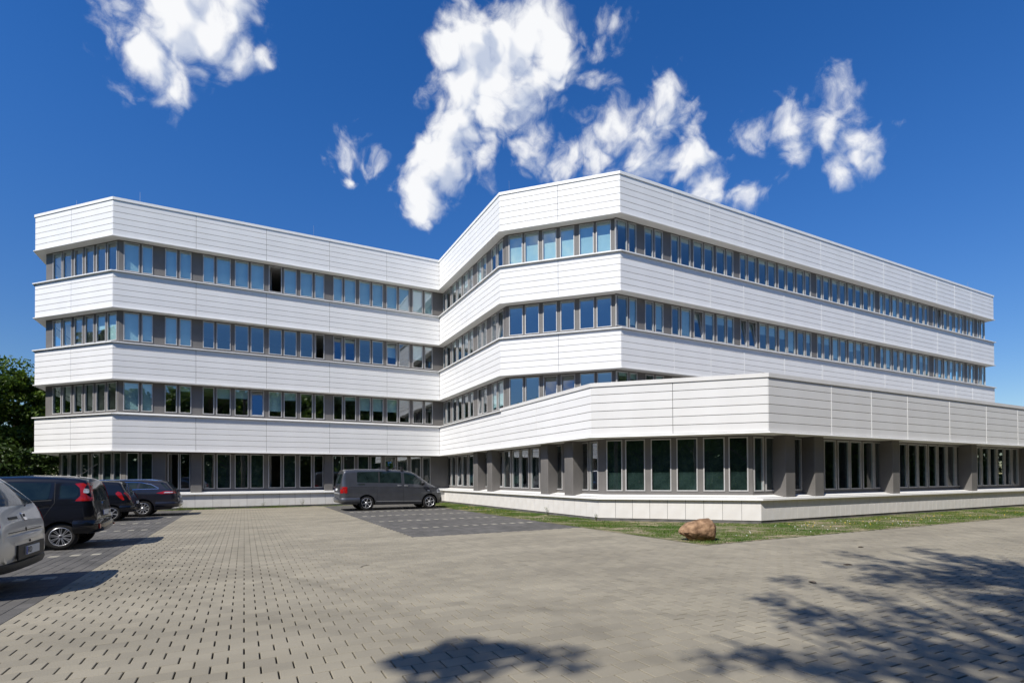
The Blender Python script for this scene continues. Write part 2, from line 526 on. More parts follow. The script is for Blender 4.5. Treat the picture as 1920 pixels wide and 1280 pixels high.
# slabs, core, roofs
FOOT = offset_chain(MAIN, .45) + [(24, 34.5), (24, 52)]
for k in range(4):
    zf = SOF[k] + .42
    MB_ = ngon(FOOT, zf); MB_.build('floor_slab', M['slab'], office)
    ngon([FOOT[i] for i in reversed(range(len(FOOT)))], SOF[k] + .001 + .01).build('ceiling_slab', M['soffit'], office)
ngon(offset_chain(MAIN, 1.0) + [(24, 34.5), (24, 51)], .30).build('floor_slab', M['slab'], office)
ngon(offset_chain(MAIN, .2) + [(24, 34), (24, 52)], TOP - .2).build('roof', M['roof'], office)
sweep(MAIN, [(4.6, .3), (4.6, TOP - .3)]).build('core_wall', M['inner'], office)
MB().quad((50.4, 34, 0), (24, 34, 0), (24, 34, 15), (50.4, 34, 15)).quad((24, 34, 0), (24, 52, 0), (24, 52, 15), (24, 34, 15)).quad((24, 52, 0), (-9.3, 52, 0), (-9.3, 52, 15), (24, 52, 15)).build('rear_wall', M['panel'], office)
POLY = offset_chain(PODCH, .3) + [(62, 18.5), (15, 18.5)]
ngon(POLY, POD_TOP - .22).build('roof', M['roof'], annex)
ngon(offset_chain(PODCH, 1.0) + [(62, 18.5), (15, 18.5)], .30).build('floor_slab', M['slab'], annex)
sweep(PODCH, [(5.2, .3), (5.2, POD_TOP - .3)]).build('core_wall', M['inner'], annex)

# ---- windows
FRW = .038


def frame_mesh(w, h):
    def mk():
        mb = MB(); t = FRW
        mb.box(0, w, -.025, .06, 0, t).box(0, w, -.025, .06, h - t, h).box(0, t, -.025, .06, t, h - t).box(w - t, w, -.025, .06, t, h - t)
        return mb.mesh('window')
    return cached(('fr', w, h), mk)


def sash_mesh(w, h):
    def mk():
        mb = MB(); t = .055
        mb.box(0, w, -.03, .03, 0, t).box(0, w, -.03, .03, h - t, h).box(0, t, -.03, .03, t, h - t).box(w - t, w, -.03, .03, t, h - t)
        return mb.mesh('sash')
    return cached(('sa', w, h), mk)


def rect_mesh(nm, w, h, x=0.0, z=0.0, var=''):
    return cached((nm, w, h, x, z, var), lambda: MB().quad((x, 0, z), (x + w, 0, z), (x + w, 0, z + h), (x, 0, z + h)).mesh(nm))


def window(parent, fac, s, w, z, h, e, blind=0.0, state='', cur=False):
    w, h = round(w, 2), round(h, 3)
    fr = link('window', frame_mesh(w, h), M['frame'], parent, fac.pt(s, e, z), fac.ang)
    gw, gh = round(w - 2 * FRW + .01, 3), round(h - 2 * FRW + .01, 3)
    if state != 'open':
        pane = link('pane', rect_mesh('pane', gw, gh), M['glass'], fr, (FRW - .005, .018, FRW - .005))
        if state == 'tilt':
            sa = link('sash', sash_mesh(round(w - .05, 2), round(h - .05, 3)), M['frame'], fr, (.025, .02, .025))
            sa.rotation_euler = (R(-7.5), 0, 0); pane.rotation_euler = (R(-7.5), 0, 0)
    else:
        sa = link('sash', sash_mesh(round(w - .05, 2), round(h - .05, 3)), M['frame'], fr, (.025, .03, .025), R(78))
    if blind > .02:
        bh = round(round(gh * blind / .05) * .05, 3)
        bl = link('blind', rect_mesh('blind', gw, min(bh, gh), 0, gh - min(bh, gh), cur or ''), M[cur] if cur else M['blind'], fr, (FRW - .005, .15 if state == 'tilt' else .085, FRW - .005))
        if state == 'tilt':
            bl.rotation_euler = (R(-7.5), 0, 0)


def strip(parent, fac, wins, z0, z1, wz0, wz1, e, ends=None, blinds=None, states=None, cur=False):
    """grey wall with real openings plus its windows; wins = list of (s0, s1) along the facade"""
    s_a, s_b = ends
    mb = MB(); t = .14
    edges = [s_a] + [q for w in wins for q in w] + [s_b]
    for a, b in zip(edges[0::2], edges[1::2]):
        if b > a:
            mb.box(a, b, 0, t, z0, z1)
    for (a, b) in wins:
        if wz0 > z0:
            mb.box(a, b, 0, t, z0, wz0)
        if z1 > wz1:
            mb.box(a, b, 0, t, wz1, z1)
    mb.build('window_strip_wall', M['grey'], parent, fac.pt(0, e, 0), fac.ang)
    for i, (a, b) in enumerate(wins):
        window(parent, fac, a, b - a, wz0, wz1 - wz0, e, (blinds[i] if blinds else 0), (states or {}).get(i, ''), cur)


A_W = [(-5.30, -4.66), (-4.56, -4.10), (-3.59, -3.07), (-2.96, -2.44), (-1.93, -1.41), (-1.31, -.65), (-.46, .20), (.30, .96), (1.19, 1.85), (1.95, 2.61), (2.80, 3.46), (3.57, 4.09),
       (4.58, 5.10), (5.20, 5.86), (6.05, 6.71), (6.81, 7.47), (7.67, 8.33), (8.43, 9.09), (9.29, 9.95), (10.06, 10.58)]
A_W0 = [(-5.24, -4.74), (-4.65, -4.15), (-3.52, -3.02), (-2.98, -2.52)] + A_W[4:12] + [(4.62, 5.12), (5.22, 5.88)] + A_W[14:]
B_W = [(31.45, 31.02), (30.88, 30.13), (29.86, 29.15), (28.99, 28.28), (28.01, 27.30), (27.17, 26.57), (25.98, 25.40), (25.30, 24.76), (24.15, 23.57), (23.45, 22.80)]
BC_W = [(11.42, 11.92), (11.99, 12.49), (12.62, 13.10), (13.22, 13.70), (13.86, 14.34), (14.42, 14.90)]
L_W = [(-8.83, -8.37), (-8.30, -7.84), (-7.70, -7.26), (-7.14, -6.70), (-6.57, -6.11), (-6.03, -5.57)]
C_W = [(14.99, 15.65), (15.73, 16.19), (16.68, 17.20), (17.30, 17.82)]
for b in range(5):
    o = 18.34 + b * 6.52
    bay = [(0, .52), (.62, 1.28), (1.47, 2.13), (2.22, 2.88), (3.07, 3.73), (3.82, 4.34)] if b == 0 else [(0, .52), (.62, 1.28), (1.47, 2.13), (2.22, 2.88), (3.07, 3.73), (3.83, 4.49), (4.68, 5.34), (5.44, 5.96)]
    if b > 0:
        o = 23.17 + (b - 1) * 6.49
    if b == 4:
        bay = [(0, .42), (.55, 1.21), (1.43, 2.07), (2.19, 2.85), (3.05, 3.69), (3.78, 4.30)]; o = 42.73
    C_W += [(o + a, o + c) for a, c in bay]
C_W += [(47.50, 47.95), (48.05, 48.63), (49.15, 49.58), (49.75, 50.36)]


def conv(fac, lst, axis, e):
    res = []
    for a, b in lst:
        base = fac.a + fac.inn * e
        if axis == 0:
            sa, sb = (a - base.x) / fac.u.x, (b - base.x) / fac.u.x
        else:
            sa, sb = (a - base.y) / fac.u.y, (b - base.y) / fac.u.y
        sa, sb = min(sa, sb), max(sa, sb)
        w = round((sb - sa) * 50) / 50; m_ = (sa + sb) / 2
        res.append((m_ - w / 2, m_ + w / 2))
    return res


def ends_for(chain, fac, e, adj=0.0):
    """where the facade's line, set back by e, meets its neighbours"""
    oc = offset_chain(chain, e)
    ia = min(range(len(chain)), key=lambda i: (Vector(chain[i]) - fac.a).length); ib = min(range(len(chain)), key=lambda i: (Vector(chain[i]) - fac.b).length)
    base = fac.a + fac.inn * e
    return ((Vector(oc[ia]) - base).dot(fac.u), (Vector(oc[ib]) - base).dot(fac.u))


def shrink(en, l=.002, r=.002):
    return (en[0] + l, en[1] - r)


rb = random.Random(11)
BL = {
    ('A', 3): [1] * 8 + [0] + [1] * 11, ('A', 2): [1, .93, 1, 1, 0, 0, 0, 0, 0, 0, 0, 0, .05, .15, 0, .05, .62, 0, .62, .1],
    ('A', 1): [.97, 1, .1, .18, 0, .38, .35, 0, .78, .3, 0, 0, 0, .15, .55, .55, .55, 0, 0, 0],
    ('L', 3): [.1, 0, 0, 0, 0, 0], ('L', 2): [0, .2, .15, 0, .55, 1], ('L', 1): [0] * 6,
    ('B', 3): [0, 0, .3, .35, .5, .35, 1, .4, .3, .25], ('B', 2): [0, 0, .2, .35, .4, .3, 0, 0, 0, 0], ('B', 1): [0, 0, .1, .2, 0, .1, 0, 0, .9, .9],
    ('BC', 3): [1, 1, 1, 1, 1, 1], ('BC', 2): [.05] * 6, ('BC', 1): [.05] * 6,
    ('C', 3): [rb.choice([.12, .16, .2, .18, .15, 1 if i_ > 20 else .15]) for i_ in range(len(C_W))], ('C', 2): [rb.choice([0, .1, .35, .4, .45, .4, .9]) for _ in C_W],
    ('C', 1): [.1, .2, 0, .3] + [rb.choice([0, .3, .4]) for _ in C_W[4:]],
}
BL[('C', 2)][:13] = [0, .9, 0, .9, 0, .95, .32, .4, .35, .35, .4, .35, .4]
ST = {('A', 3): {8: 'open'}, ('A', 2): {11: 'open', 12: 'tilt', 13: 'tilt', 16: 'tilt'}, ('A', 1): {7: 'tilt'}, ('B', 2): {9: 'tilt'}, ('B', 1): {6: 'tilt'},
      ('BC', 1): {2: 'tilt', 3: 'tilt'}, ('C', 2): {6: 'tilt', 10: 'tilt', 11: 'tilt'}, ('C', 3): {35: 'tilt'}}
for k in (1, 2, 3):
    z0, z1 = SIL[k] + .05, SOF[k] - .004
    wz0, wz1 = SIL[k] + .185, SOF[k] - .065
    for (nm, fac, lst, ax) in (('L', FL, L_W, 0), ('A', FA, A_W, 0), ('B', FB, B_W, 1), ('BC', FBC, BC_W, 0), ('C', FC, C_W, 0)):
        if nm == 'C' and k == 1:
            lst = lst[:14]
        strip(office, fac, conv(fac, lst, ax, E1), z0, z1, wz0, wz1, E1, shrink(ends_for(MAIN, fac, E1)), BL.get((nm, k)), ST.get((nm, k)))

# ---- ground floor
Z0, Z1, W0, W1 = .90, SOF[0] - .008, 1.05, 2.91
GCH = [LBK, PL, PA, PI_, P1, P2, PE]
B0_W = [(32.10, 31.52), (31.40, 30.66), (30.42, 29.60), (29.50, 28.74), (28.52, 27.80), (26.46, 25.87), (24.49, 23.97), (23.86, 23.10), (22.88, 22.12), (22.01, 21.23), (21.0, 20.22), (18.92, 18.34), (17.06, 16.50), (16.39, 15.87)]
PC_W = [(11.83, 12.24), (12.31, 12.81), (12.95, 13.44), (13.57, 14.06), (14.19, 14.69), (14.77, 15.21)]
P_W = [(15.35, 15.86), (15.95, 16.43), (17.38, 17.90), (19.22, 19.96), (20.08, 20.81), (20.88, 21.60), (21.72, 22.46), (22.52, 23.00), (24.31, 24.93), (25.03, 25.76), (25.83, 26.55), (26.66, 27.40), (27.48, 28.22), (28.29, 29.03), (29.10, 29.66),
       (31.08, 31.50), (31.60, 32.32), (32.41, 33.11), (33.22, 33.96), (34.03, 34.73), (34.83, 35.53)]
bw = [(L_W[i][0] + .22, L_W[i][1] + .08) for i in range(6)]
strip(office, FL, conv(FL, [(-8.58, -8.20), (-8.14, -7.72), (-7.55, -7.12), (-6.98, -6.56), (-6.42, -5.96), (-5.88, -5.50)], 0, E0), Z0, Z1, W0, W1, E0, shrink(ends_for(GCH, FL, E0)), [1] * 6, None, 'dim_room')
strip(office, FA, conv(FA, A_W0, 0, E0), Z0, Z1, W0, W1, E0, shrink(ends_for(GCH, FA, E0)),
      [1, 1, 0, .22, 1, 1, 1, 1, 0, 1, .1, .1, .55, 1, 1, 1, 1, 1, 1, 1], {2: 'open', 8: 'open', 16: 'tilt'}, 'dim_room')
strip(annex, FBL, conv(FBL, B0_W, 1, E0), Z0, Z1, W0, W1, E0, shrink(ends_for(GCH, FBL, E0)), [0, 0, 0, 0, .9, 0, 0, .55, .9, .15, .7, 0, 0, 0], {2: 'tilt', 6: 'tilt'}, 'dim_room')
strip(annex, FPC, conv(FPC, PC_W, 0, E0), Z0, Z1, W0, W1, E0, shrink(ends_for(GCH, FPC, E0)), [1] * 6, None, 'dim_room')
strip(annex, FP, conv(FP, P_W, 0, E0), Z0, Z1, W0, W1, E0, shrink(ends_for(GCH, FP, E0)), [1, 1] + [0] * 19, None, 'dim_room')


def column(parent, fac, a, b, d0, d1):
    mb = MB(); c = .02; z0, z1 = .81, SOF[0] - .010; w = b - a
    pts = [(0, d1), (0, d0 + c), (c, d0), (w - c, d0), (w, d0 + c), (w, d1)]
    n = len(pts)
    mb.v = [(p[0], p[1], z0) for p in pts] + [(p[0], p[1], z1) for p in pts]
    mb.f = [(i, (i + 1) % n, n + (i + 1) % n, n + i) for i in range(n)] + [tuple(reversed(range(n))), tuple(range(n, 2 * n))]
    mb.build('column', M['grey'], parent, fac.pt(a, 0, 0), fac.ang)


for (a, b) in ((26.76, 26.16), (24.92, 24.32), (19.36, 18.76), (17.49, 16.89)):
    column(annex, FBL, FBL.a.y - a, FBL.a.y - b, .43, E0 + .03)
for (a, b) in ((16.36, 16.88), (17.95, 18.48), (22.92, 23.44), (29.38, 29.92), (35.9, 36.43), (42.4, 42.93)):
    column(annex, FP, a - FP.a.x - .0, b - FP.a.x, .43, E0 + .03)
for (a, b) in ((-4.12, -3.56), (-2.48, -1.97), (4.12, 4.58)):
    column(office, FA, a - FA.a.x, b - FA.a.x, .60, E0 + .03)


# plinth of upright panels with a white sill on top
def plinth(parent, chain, fac, width, endpts):
    a, b = endpts
    n = max(1, round((b - a) / width)); w = (b - a) / n
    for i in range(n):
        L = round(w, 3)
        def mk(L=L):
            mb = MB(); g = .005
            mb.box(g, L / 2 - .004, 0, .03, 0, .69).box(L / 2 + .004, L - g, 0, .03, 0, .69).box(L / 2 - .004, L / 2 + .004, .006, .03, 0, .69)
            return mb.mesh('plinth_panel')
        link('plinth_panel', cached(('pl', L), mk), M['plinth'], parent, fac.pt(a + i * w, EP, .10), fac.ang)


for (own, fac) in ((office, FL), (office, FA), (annex, FBL), (annex, FPC), (annex, FP)):
    en = ends_for(GCH, fac, EP)
    if fac is FP:
        en = (en[0], en[0] + 26)
    plinth(own, GCH, fac, .80 if fac is FA else (.62 if fac in (FP, FPC) else .78), en)
for (own, ch) in ((office, [LBK, PL, PA, PI_]), (annex, [PI_, P1, P2, PE])):
    # the mitre at the inner corner comes from the whole chain
    def part_sweep(prof, closed):
        mb = sweep(GCH, prof, closed)
        return mb
sweep(GCH, [(EP + .022, -.05), (EP + .022, .86)]).build('plinth_wall', M['backing'], office)
sweep(GCH, [(.33, .765), (.33, .825), (E0 + .01, .925), (E0 + .01, .88), (.38, .765)], True).build('plinth_sill', M['white'], office)

# lightning rods along the roof edge
for (x, y, h) in ((-7.75, 34.2, .8), (-4.75, 32.2, 1.0), (3.6, 32.2, 1.1), (11.7, 22.9, 1.05), (14.3, 20.2, 1.6), (25.6, 19.6, 1.2), (43.0, 19.8, 1.1), (49.3, 19.3, 1.1)):
    MB().tube((0, 0, 0), (0, 0, h + .2), .009, .006, 6).tube((0, 0, 0), (0, 0, .08), .07, .05, 8).build('lightning_rod', M['metal'], office, (x, y, TOP - .2))

# ------------------------------------------------------------------ ground, pavement, pavers
M['ground'] = mat('meadow_ground', (.07, .09, .035), .95, build=noise_mix((.05, .075, .025), (.11, .11, .05), .35, coord='Position', bump=.4))
M['soil'] = mat('grass_verge_soil', (.20, .15, .09), .95, build=noise_mix((.095, .105, .035), (.30, .235, .155), 2.2, .42, .66, 7, bump=.6, bscale=40, coord='Position'))


def jointmat(name, dark, sand):
    return mat(name, dark, .95, build=noise_mix(dark, sand, 3.0, .48, .62, 6, coord='Position'))


def joint_build(nt, p):
    n, l = nt.nodes, nt.links
    ge = N(n, 'ShaderNodeNewGeometry'); sp = N(n, 'ShaderNodeSeparateXYZ'); l.new(ge.outputs['Position'], sp.inputs[0])
    def mr(src, a, b, c, d):
        q = N(n, 'ShaderNodeMapRange', interpolation_type='SMOOTHSTEP'); l.new(src, q.inputs[0])
        for i_, v_ in enumerate((a, b, c, d)):
            q.inputs[1 + i_].default_value = v_
        return q.outputs[0]
    swept = mr(sp.outputs['X'], .2, 2.4, .12, .95)          # washed-out joints by the left bays, sand-filled ones farther right
    worn = mr(sp.outputs['X'], 3.9, 5.2, 0, .55)
    sb = N(n, 'ShaderNodeMath', operation='SUBTRACT'); l.new(swept, sb.inputs[0]); l.new(worn, sb.inputs[1])
    z = N(n, 'ShaderNodeTexNoise'); z.inputs['Scale'].default_value = 4; z.inputs['Detail'].default_value = 8; l.new(ge.outputs['Position'], z.inputs['Vector'])
    ad = N(n, 'ShaderNodeMath', operation='MULTIPLY_ADD'); l.new(z.outputs['Fac'], ad.inputs[0]); ad.inputs[1].default_value = 1.6; l.new(sb.outputs[0], ad.inputs[2])
    s2 = N(n, 'ShaderNodeMath', operation='SUBTRACT', use_clamp=True); l.new(ad.outputs[0], s2.inputs[0]); s2.inputs[1].default_value = .8
    mi = N(n, 'ShaderNodeMix', data_type='RGBA'); mi.inputs[6].default_value = (.06, .05, .038, 1); mi.inputs[7].default_value = (.27, .225, .15, 1)
    l.new(s2.outputs[0], mi.inputs[0]); l.new(mi.outputs[2], p.inputs['Base Color'])


M['joint'] = mat('paver_joint_sand', (.1, .08, .06), .95, 0, .2, joint_build)


def pavermat(name, c1, c2, c3, far=None):
    def b(nt, p):
        n, l = nt.nodes, nt.links
        at = N(n, 'ShaderNodeAttribute'); at.attribute_name = 'tone'
        oi = N(n, 'ShaderNodeObjectInfo')
        ad = N(n, 'ShaderNodeMath', operation='ADD'); l.new(at.outputs['Fac'], ad.inputs[0]); l.new(oi.outputs['Random'], ad.inputs[1])
        fr = N(n, 'ShaderNodeMath', operation='FRACT'); l.new(ad.outputs[0], fr.inputs[0])
        ramp = N(n, 'ShaderNodeValToRGB'); e = ramp.color_ramp.elements
        e[0].color = (*c1, 1); e[1].color = (*c3, 1); e.new(.5).color = (*c2, 1)
        geo = N(n, 'ShaderNodeNewGeometry')
        big = N(n, 'ShaderNodeTexNoise'); big.inputs['Scale'].default_value = .55; big.inputs['Detail'].default_value = 4
        mp = N(n, 'ShaderNodeMapping'); mp.inputs['Scale'].default_value = (.5, 1.6, 1)
        l.new(geo.outputs['Position'], mp.inputs[0]); l.new(mp.outputs[0], big.inputs['Vector'])
        l.new(fr.outputs[0], ramp.inputs[0])
        gr = N(n, 'ShaderNodeTexNoise'); gr.inputs['Scale'].default_value = 160; gr.inputs['Detail'].default_value = 3
        l.new(geo.outputs['Position'], gr.inputs['Vector'])
        mr = N(n, 'ShaderNodeMapRange'); mr.inputs[1].default_value = .3; mr.inputs[2].default_value = .7; mr.inputs[3].default_value = .88; mr.inputs[4].default_value = 1.10
        l.new(gr.outputs['Fac'], mr.inputs[0])
        m2 = N(n, 'ShaderNodeMapRange'); m2.inputs[1].default_value = .35; m2.inputs[2].default_value = .65; m2.inputs[3].default_value = .86; m2.inputs[4].default_value = 1.08
        l.new(big.outputs['Fac'], m2.inputs[0])
        mu0 = N(n, 'ShaderNodeMath', operation='MULTIPLY'); l.new(mr.outputs[0], mu0.inputs[0]); l.new(m2.outputs[0], mu0.inputs[1])
        st = N(n, 'ShaderNodeTexNoise'); st.inputs['Scale'].default_value = .9; st.inputs['Detail'].default_value = 7; st.inputs['Roughness'].default_value = .65
        l.new(geo.outputs['Position'], st.inputs['Vector'])
        m3 = N(n, 'ShaderNodeMapRange', interpolation_type='SMOOTHSTEP'); m3.inputs[1].default_value = .55; m3.inputs[2].default_value = .75; m3.inputs[3].default_value = 1.0; m3.inputs[4].default_value = .80
        l.new(st.outputs['Fac'], m3.inputs[0])
        cur = m3.outputs[0]
        for (tx_, ty__, rad_) in ((9.5, 12.5, 9.6), (9.5, 12.5, 11.1), (-7.5, 4.5, 9.2), (-7.5, 4.5, 10.7)):     # where cars turn in
            dv = N(n, 'ShaderNodeVectorMath', operation='DISTANCE'); l.new(geo.outputs['Position'], dv.inputs[0]); dv.inputs[1].default_value = (tx_, ty__, 0)
            da = N(n, 'ShaderNodeMath', operation='SUBTRACT'); l.new(dv.outputs['Value'], da.inputs[0]); da.inputs[1].default_value = rad_
            dab = N(n, 'ShaderNodeMath', operation='ABSOLUTE'); l.new(da.outputs[0], dab.inputs[0])
            wob = N(n, 'ShaderNodeMath', operation='MULTIPLY_ADD'); l.new(st.outputs['Fac'], wob.inputs[0]); wob.inputs[1].default_value = .35; l.new(dab.outputs[0], wob.inputs[2])
            mt = N(n, 'ShaderNodeMapRange', interpolation_type='SMOOTHSTEP'); mt.inputs[1].default_value = .20; mt.inputs[2].default_value = .36; mt.inputs[3].default_value = .91; mt.inputs[4].default_value = 1.0
            l.new(wob.outputs[0], mt.inputs[0])
            mm = N(n, 'ShaderNodeMath', operation='MULTIPLY'); l.new(cur, mm.inputs[0]); l.new(mt.outputs[0], mm.inputs[1]); cur = mm.outputs[0]
        mu = N(n, 'ShaderNodeMath', operation='MULTIPLY'); l.new(mu0.outputs[0], mu.inputs[0]); l.new(cur, mu.inputs[1])
        sc = N(n, 'ShaderNodeVectorMath', operation='SCALE'); l.new(ramp.outputs[0], sc.inputs[0]); l.new(mu.outputs[0], sc.inputs['Scale'])
        l.new(sc.outputs[0], p.inputs['Base Color'])
        bp = N(n, 'ShaderNodeBump'); bp.inputs['Strength'].default_value = .35; bp.inputs['Distance'].default_value = .004
        l.new(gr.outputs['Fac'], bp.inputs['Height']); l.new(bp.outputs[0], p.inputs['Normal'])
    return mat(name, c2, .88, 0, .25, b)


M['paver_l'] = pavermat('sand_grey_paver', (.238, .214, .164), (.262, .235, .179), (.286, .256, .193))
M['paver_d'] = pavermat('charcoal_paver', (.088, .084, .078), (.106, .101, .094), (.126, .119, .110))
M['paver_c'] = pavermat('cream_marker_paver', (.29, .272, .22), (.32, .30, .24), (.35, .326, .262))

tag(MB().quad((-2500, -2500, -.09), (2500, -2500, -.09), (2500, 2500, -.09), (-2500, 2500, -.09)).build('ground', M['ground']), kind='structure')
pave = tag(MB().quad((-9.2, -14, -.032), (80, -14, -.032), (80, 8.52, -.032), (9.32, 8.52, -.032), (9.32, 31.02, -.032), (-9.2, 31.02, -.032)).build('pavement', M['joint']), kind='structure')

XL, XR_, XM, YD, YE = -2.33, 3.98, 4.15, 13.42, 8.52
XG, YG = 9.30, 31.0
pv = []      # (x0,x1,y0,y1,type)


def lay(x0, x1, y0, y1, rot, kind_fn):
    """half-bond courses; rot = courses run along Y"""
    if not rot:
        L, W = .2465, .1905; ny = int(round((y1 - y0) / W)); W = (y1 - y0) / ny
        for j in range(ny):
            off = (L / 2) * (j % 2)
            n0 = math.floor((x0 - off) / L) - 1; n1 = math.ceil((x1 - off) / L) + 1
            for i in range(n0, n1):
                a, b = max(x0, off + i * L), min(x1, off + (i + 1) * L)
                if b - a > .05:
                    pv.append((a + (.0065 if a > x0 + .001 else .002), b - (.0065 if b < x1 - .001 else .002), y0 + j * W + .0014, y0 + (j + 1) * W - .0014, kind_fn((a + b) / 2, y0 + (j + .5) * W)))
    else:
        L, W = .25, .1725; nx = int(round((x1 - x0) / W)); W = (x1 - x0) / nx
        for j in range(nx):
            off = (L / 2) * (j % 2)
            n0 = math.floor((y0 - off) / L) - 1; n1 = math.ceil((y1 - off) / L) + 1
            for i in range(n0, n1):
                a, b = max(y0, off + i * L), min(y1, off + (i + 1) * L)
                if b - a > .05:
                    g = .0065
                    pv.append((x0 + j * W + .0014, x0 + (j + 1) * W - .0014, a + (g if a > y0 + .001 else .002), b - (g if b < y1 - .001 else .002), kind_fn(x0 + (j + .5) * W, (a + b) / 2)))


def lay_dark(x0, x1, y0, y1, lines):
    W, L = .1725, .2465
    nx = int(round((x1 - x0) / W)); W = (x1 - x0) / nx
    for j in range(nx):
        off = (L / 2) * (j % 2) * 0
        n0, n1 = math.floor(y0 / L) - 1, math.ceil(y1 / L) + 1
        for i in range(n0, n1):
            a, b = max(y0, i * L), min(y1, (i + 1) * L)
            if b - a < .05:
                continue
            c = any(a <= ly < b for ly in lines) and j % 2 == 0 and 1 < j < nx - 1
            pv.append((x0 + j * W + .003, x0 + (j + 1) * W - .003, a + .0018, b - .0018, 2 if c else 1))


lay(XL, XR_, YD, YG, False, lambda x, y: 0)
lay(XL, XM, 1.0, YD, False, lambda x, y: 0)
lay(XM, XG, YE, YD, True, lambda x, y: 0)
lay(XM, 38.0, -.5, YE, True, lambda x, y: 0)
lay_dark(XR_, XG, YD, YG, (15.98, 18.90, 21.75, 24.65, 27.5))
lay_dark(-9.0, XL, 4.0, YG, (7.68, 10.62, 13.58, 16.55, 19.55, 22.5, 25.4, 28.3))
P = np.array([p[:4] for p in pv]); T = np.array([p[4] for p in pv])
cx, cy = (P[:, 0] + P[:, 1]) / 2, (P[:, 2] + P[:, 3]) / 2
dist = np.hypot(cx, cy)
# which ones the lens sees
vx, vy, vz = cx, cy, -CAMH
dd = vx * f2.x + vy * f2.y + vz * f2.z
px = 960 + FPX * (vx * r3.x + vy * r3.y + vz * r3.z) / np.maximum(dd, .01); py = PY - FPX * (vx * u3.x + vy * u3.y + vz * u3.z) / np.maximum(dd, .01)
vis = (dd > .3) & (px > -20) & (px < 1940) & (py < 1290)
order = np.argsort(np.where(vis, dist, 1e6))
single = np.zeros(len(P), bool); single[order[:300]] = True
PAVM = (M['paver_l'], M['paver_d'], M['paver_c'])


def paver_geo(p, dz, tx, ty):
    c = .004; x0, x1, y0, y1 = p
    def z(x, y):
        return dz + (x - (x0 + x1) / 2) * tx + (y - (y0 + y1) / 2) * ty
    t = [(x0 + c, y0 + c), (x1 - c, y0 + c), (x1 - c, y1 - c), (x0 + c, y1 - c)]; m_ = [(x0, y0), (x1, y0), (x1, y1), (x0, y1)]
    return [(q[0], q[1], z(*q)) for q in t] + [(q[0], q[1], z(*q) - c * .8) for q in m_] + [(q[0], q[1], -.034) for q in m_]


PF = [(0, 1, 2, 3), (4, 5, 1, 0), (5, 6, 2, 1), (6, 7, 3, 2), (7, 4, 0, 3), (8, 9, 5, 4), (9, 10, 6, 5), (10, 11, 7, 6), (11, 8, 4, 7)]
for ty_ in (0, 1, 2):
    V, Fc, tone = [], [], []
    for i in np.nonzero(T == ty_)[0]:
        dz, tx, t2 = rng.normal(0, .0007), rng.normal(0, .0035), rng.normal(0, .0035)
        if single[i]:
            p = P[i]; w_, h_ = round(p[1] - p[0], 3), round(p[3] - p[2], 3)
            def mk(w_=w_, h_=h_):
                me = bpy.data.meshes.new('paver'); me.from_pydata(paver_geo((-w_ / 2, w_ / 2, -h_ / 2, h_ / 2), 0, 0, 0), [], PF); return me
            o = link('paver', cached(('pv', w_, h_, ty_), mk), PAVM[ty_], pave, (cx[i], cy[i], dz)); o.rotation_euler = (t2, -tx, 0)
        else:
            b0 = len(V); V += paver_geo(P[i], dz, tx, t2)
            Fc += [tuple(b0 + j for j in q) for q in PF]; tone += [rng.random()] * len(PF)
    if V:
        me = bpy.data.meshes.new('pavers'); me.from_pydata(V, [], Fc)
        at = me.attributes.new('tone', 'FLOAT', 'FACE'); at.data.foreach_set('value', tone)
        tag(link(('sand_pavers', 'charcoal_pavers', 'cream_pavers')[ty_], me, PAVM[ty_], pave), kind='stuff')
# far away paved area and the area behind the lens
MB().quad((38, -14, -.004), (80, -14, -.004), (80, YE, -.004), (38, YE, -.004)).quad((-9.2, -14, -.005), (38, -14, -.005), (38, -.5, -.005), (-9.2, -.5, -.005)) \
    .quad((-9.2, -.5, -.005), (XM, -.5, -.005), (XM, 1.0, -.005), (-9.2, 1.0, -.005)).quad((-9.2, 1, -.005), (XL, 1, -.005), (XL, 4, -.005), (-9.2, 4, -.005)).build('paved_margin', M['paver_l'], pave)

# grass verge between pavement and plinth
VERGE = [(9.33, 8.55), (40, 8.55), (40, 11.6), (14.9, 11.6), (11.5, 15.2), (11.5, 31.05), (11.5, 31.7), (-9.2, 31.7), (-9.2, 31.05), (9.33, 31.05)]
mbv = MB(); gx = np.arange(9.33, 40, .35)
mbv.quad((9.33, 8.55, .0), (40, 8.55, .0), (40, 11.5, .0), (9.33, 11.5, .0)).quad((9.33, 11.5, .0), (15.2, 11.5, .0), (11.5, 15.2, .0), (9.33, 15.2, .0)).quad((9.33, 15.2, 0), (11.5, 15.2, 0), (11.5, 31.05, 0), (9.33, 31.05, 0)).quad((-9.2, 31.05, 0), (11.5, 31.05, 0), (11.5, 31.75, 0), (-9.2, 31.75, 0))
verge = tag(mbv.build('grass_verge', M['soil']), kind='structure')


def leafmat(name, c1, c2, trans=.25, rough=.5):
    def b(nt, p):
        n, l = nt.nodes, nt.links
        at = N(n, 'ShaderNodeAttribute'); at.attribute_name = 'tone'
        mi = N(n, 'ShaderNodeMix', data_type='RGBA'); mi.inputs[6].default_value = (*c1, 1); mi.inputs[7].default_value = (*c2, 1)
        l.new(at.outputs['Fac'], mi.inputs[0]); l.new(mi.outputs[2], p.inputs['Base Color'])
        tr = N(n, 'ShaderNodeBsdfTranslucent'); l.new(mi.outputs[2], tr.inputs[0])
        ms = N(n, 'ShaderNodeMixShader'); ms.inputs[0].default_value = trans
        o = n['Material Output']; l.new(p.outputs[0], ms.inputs[1]); l.new(tr.outputs[0], ms.inputs[2]); l.new(ms.outputs[0], o.inputs[0])
    return mat(name, c1, rough, 0, .3, b)


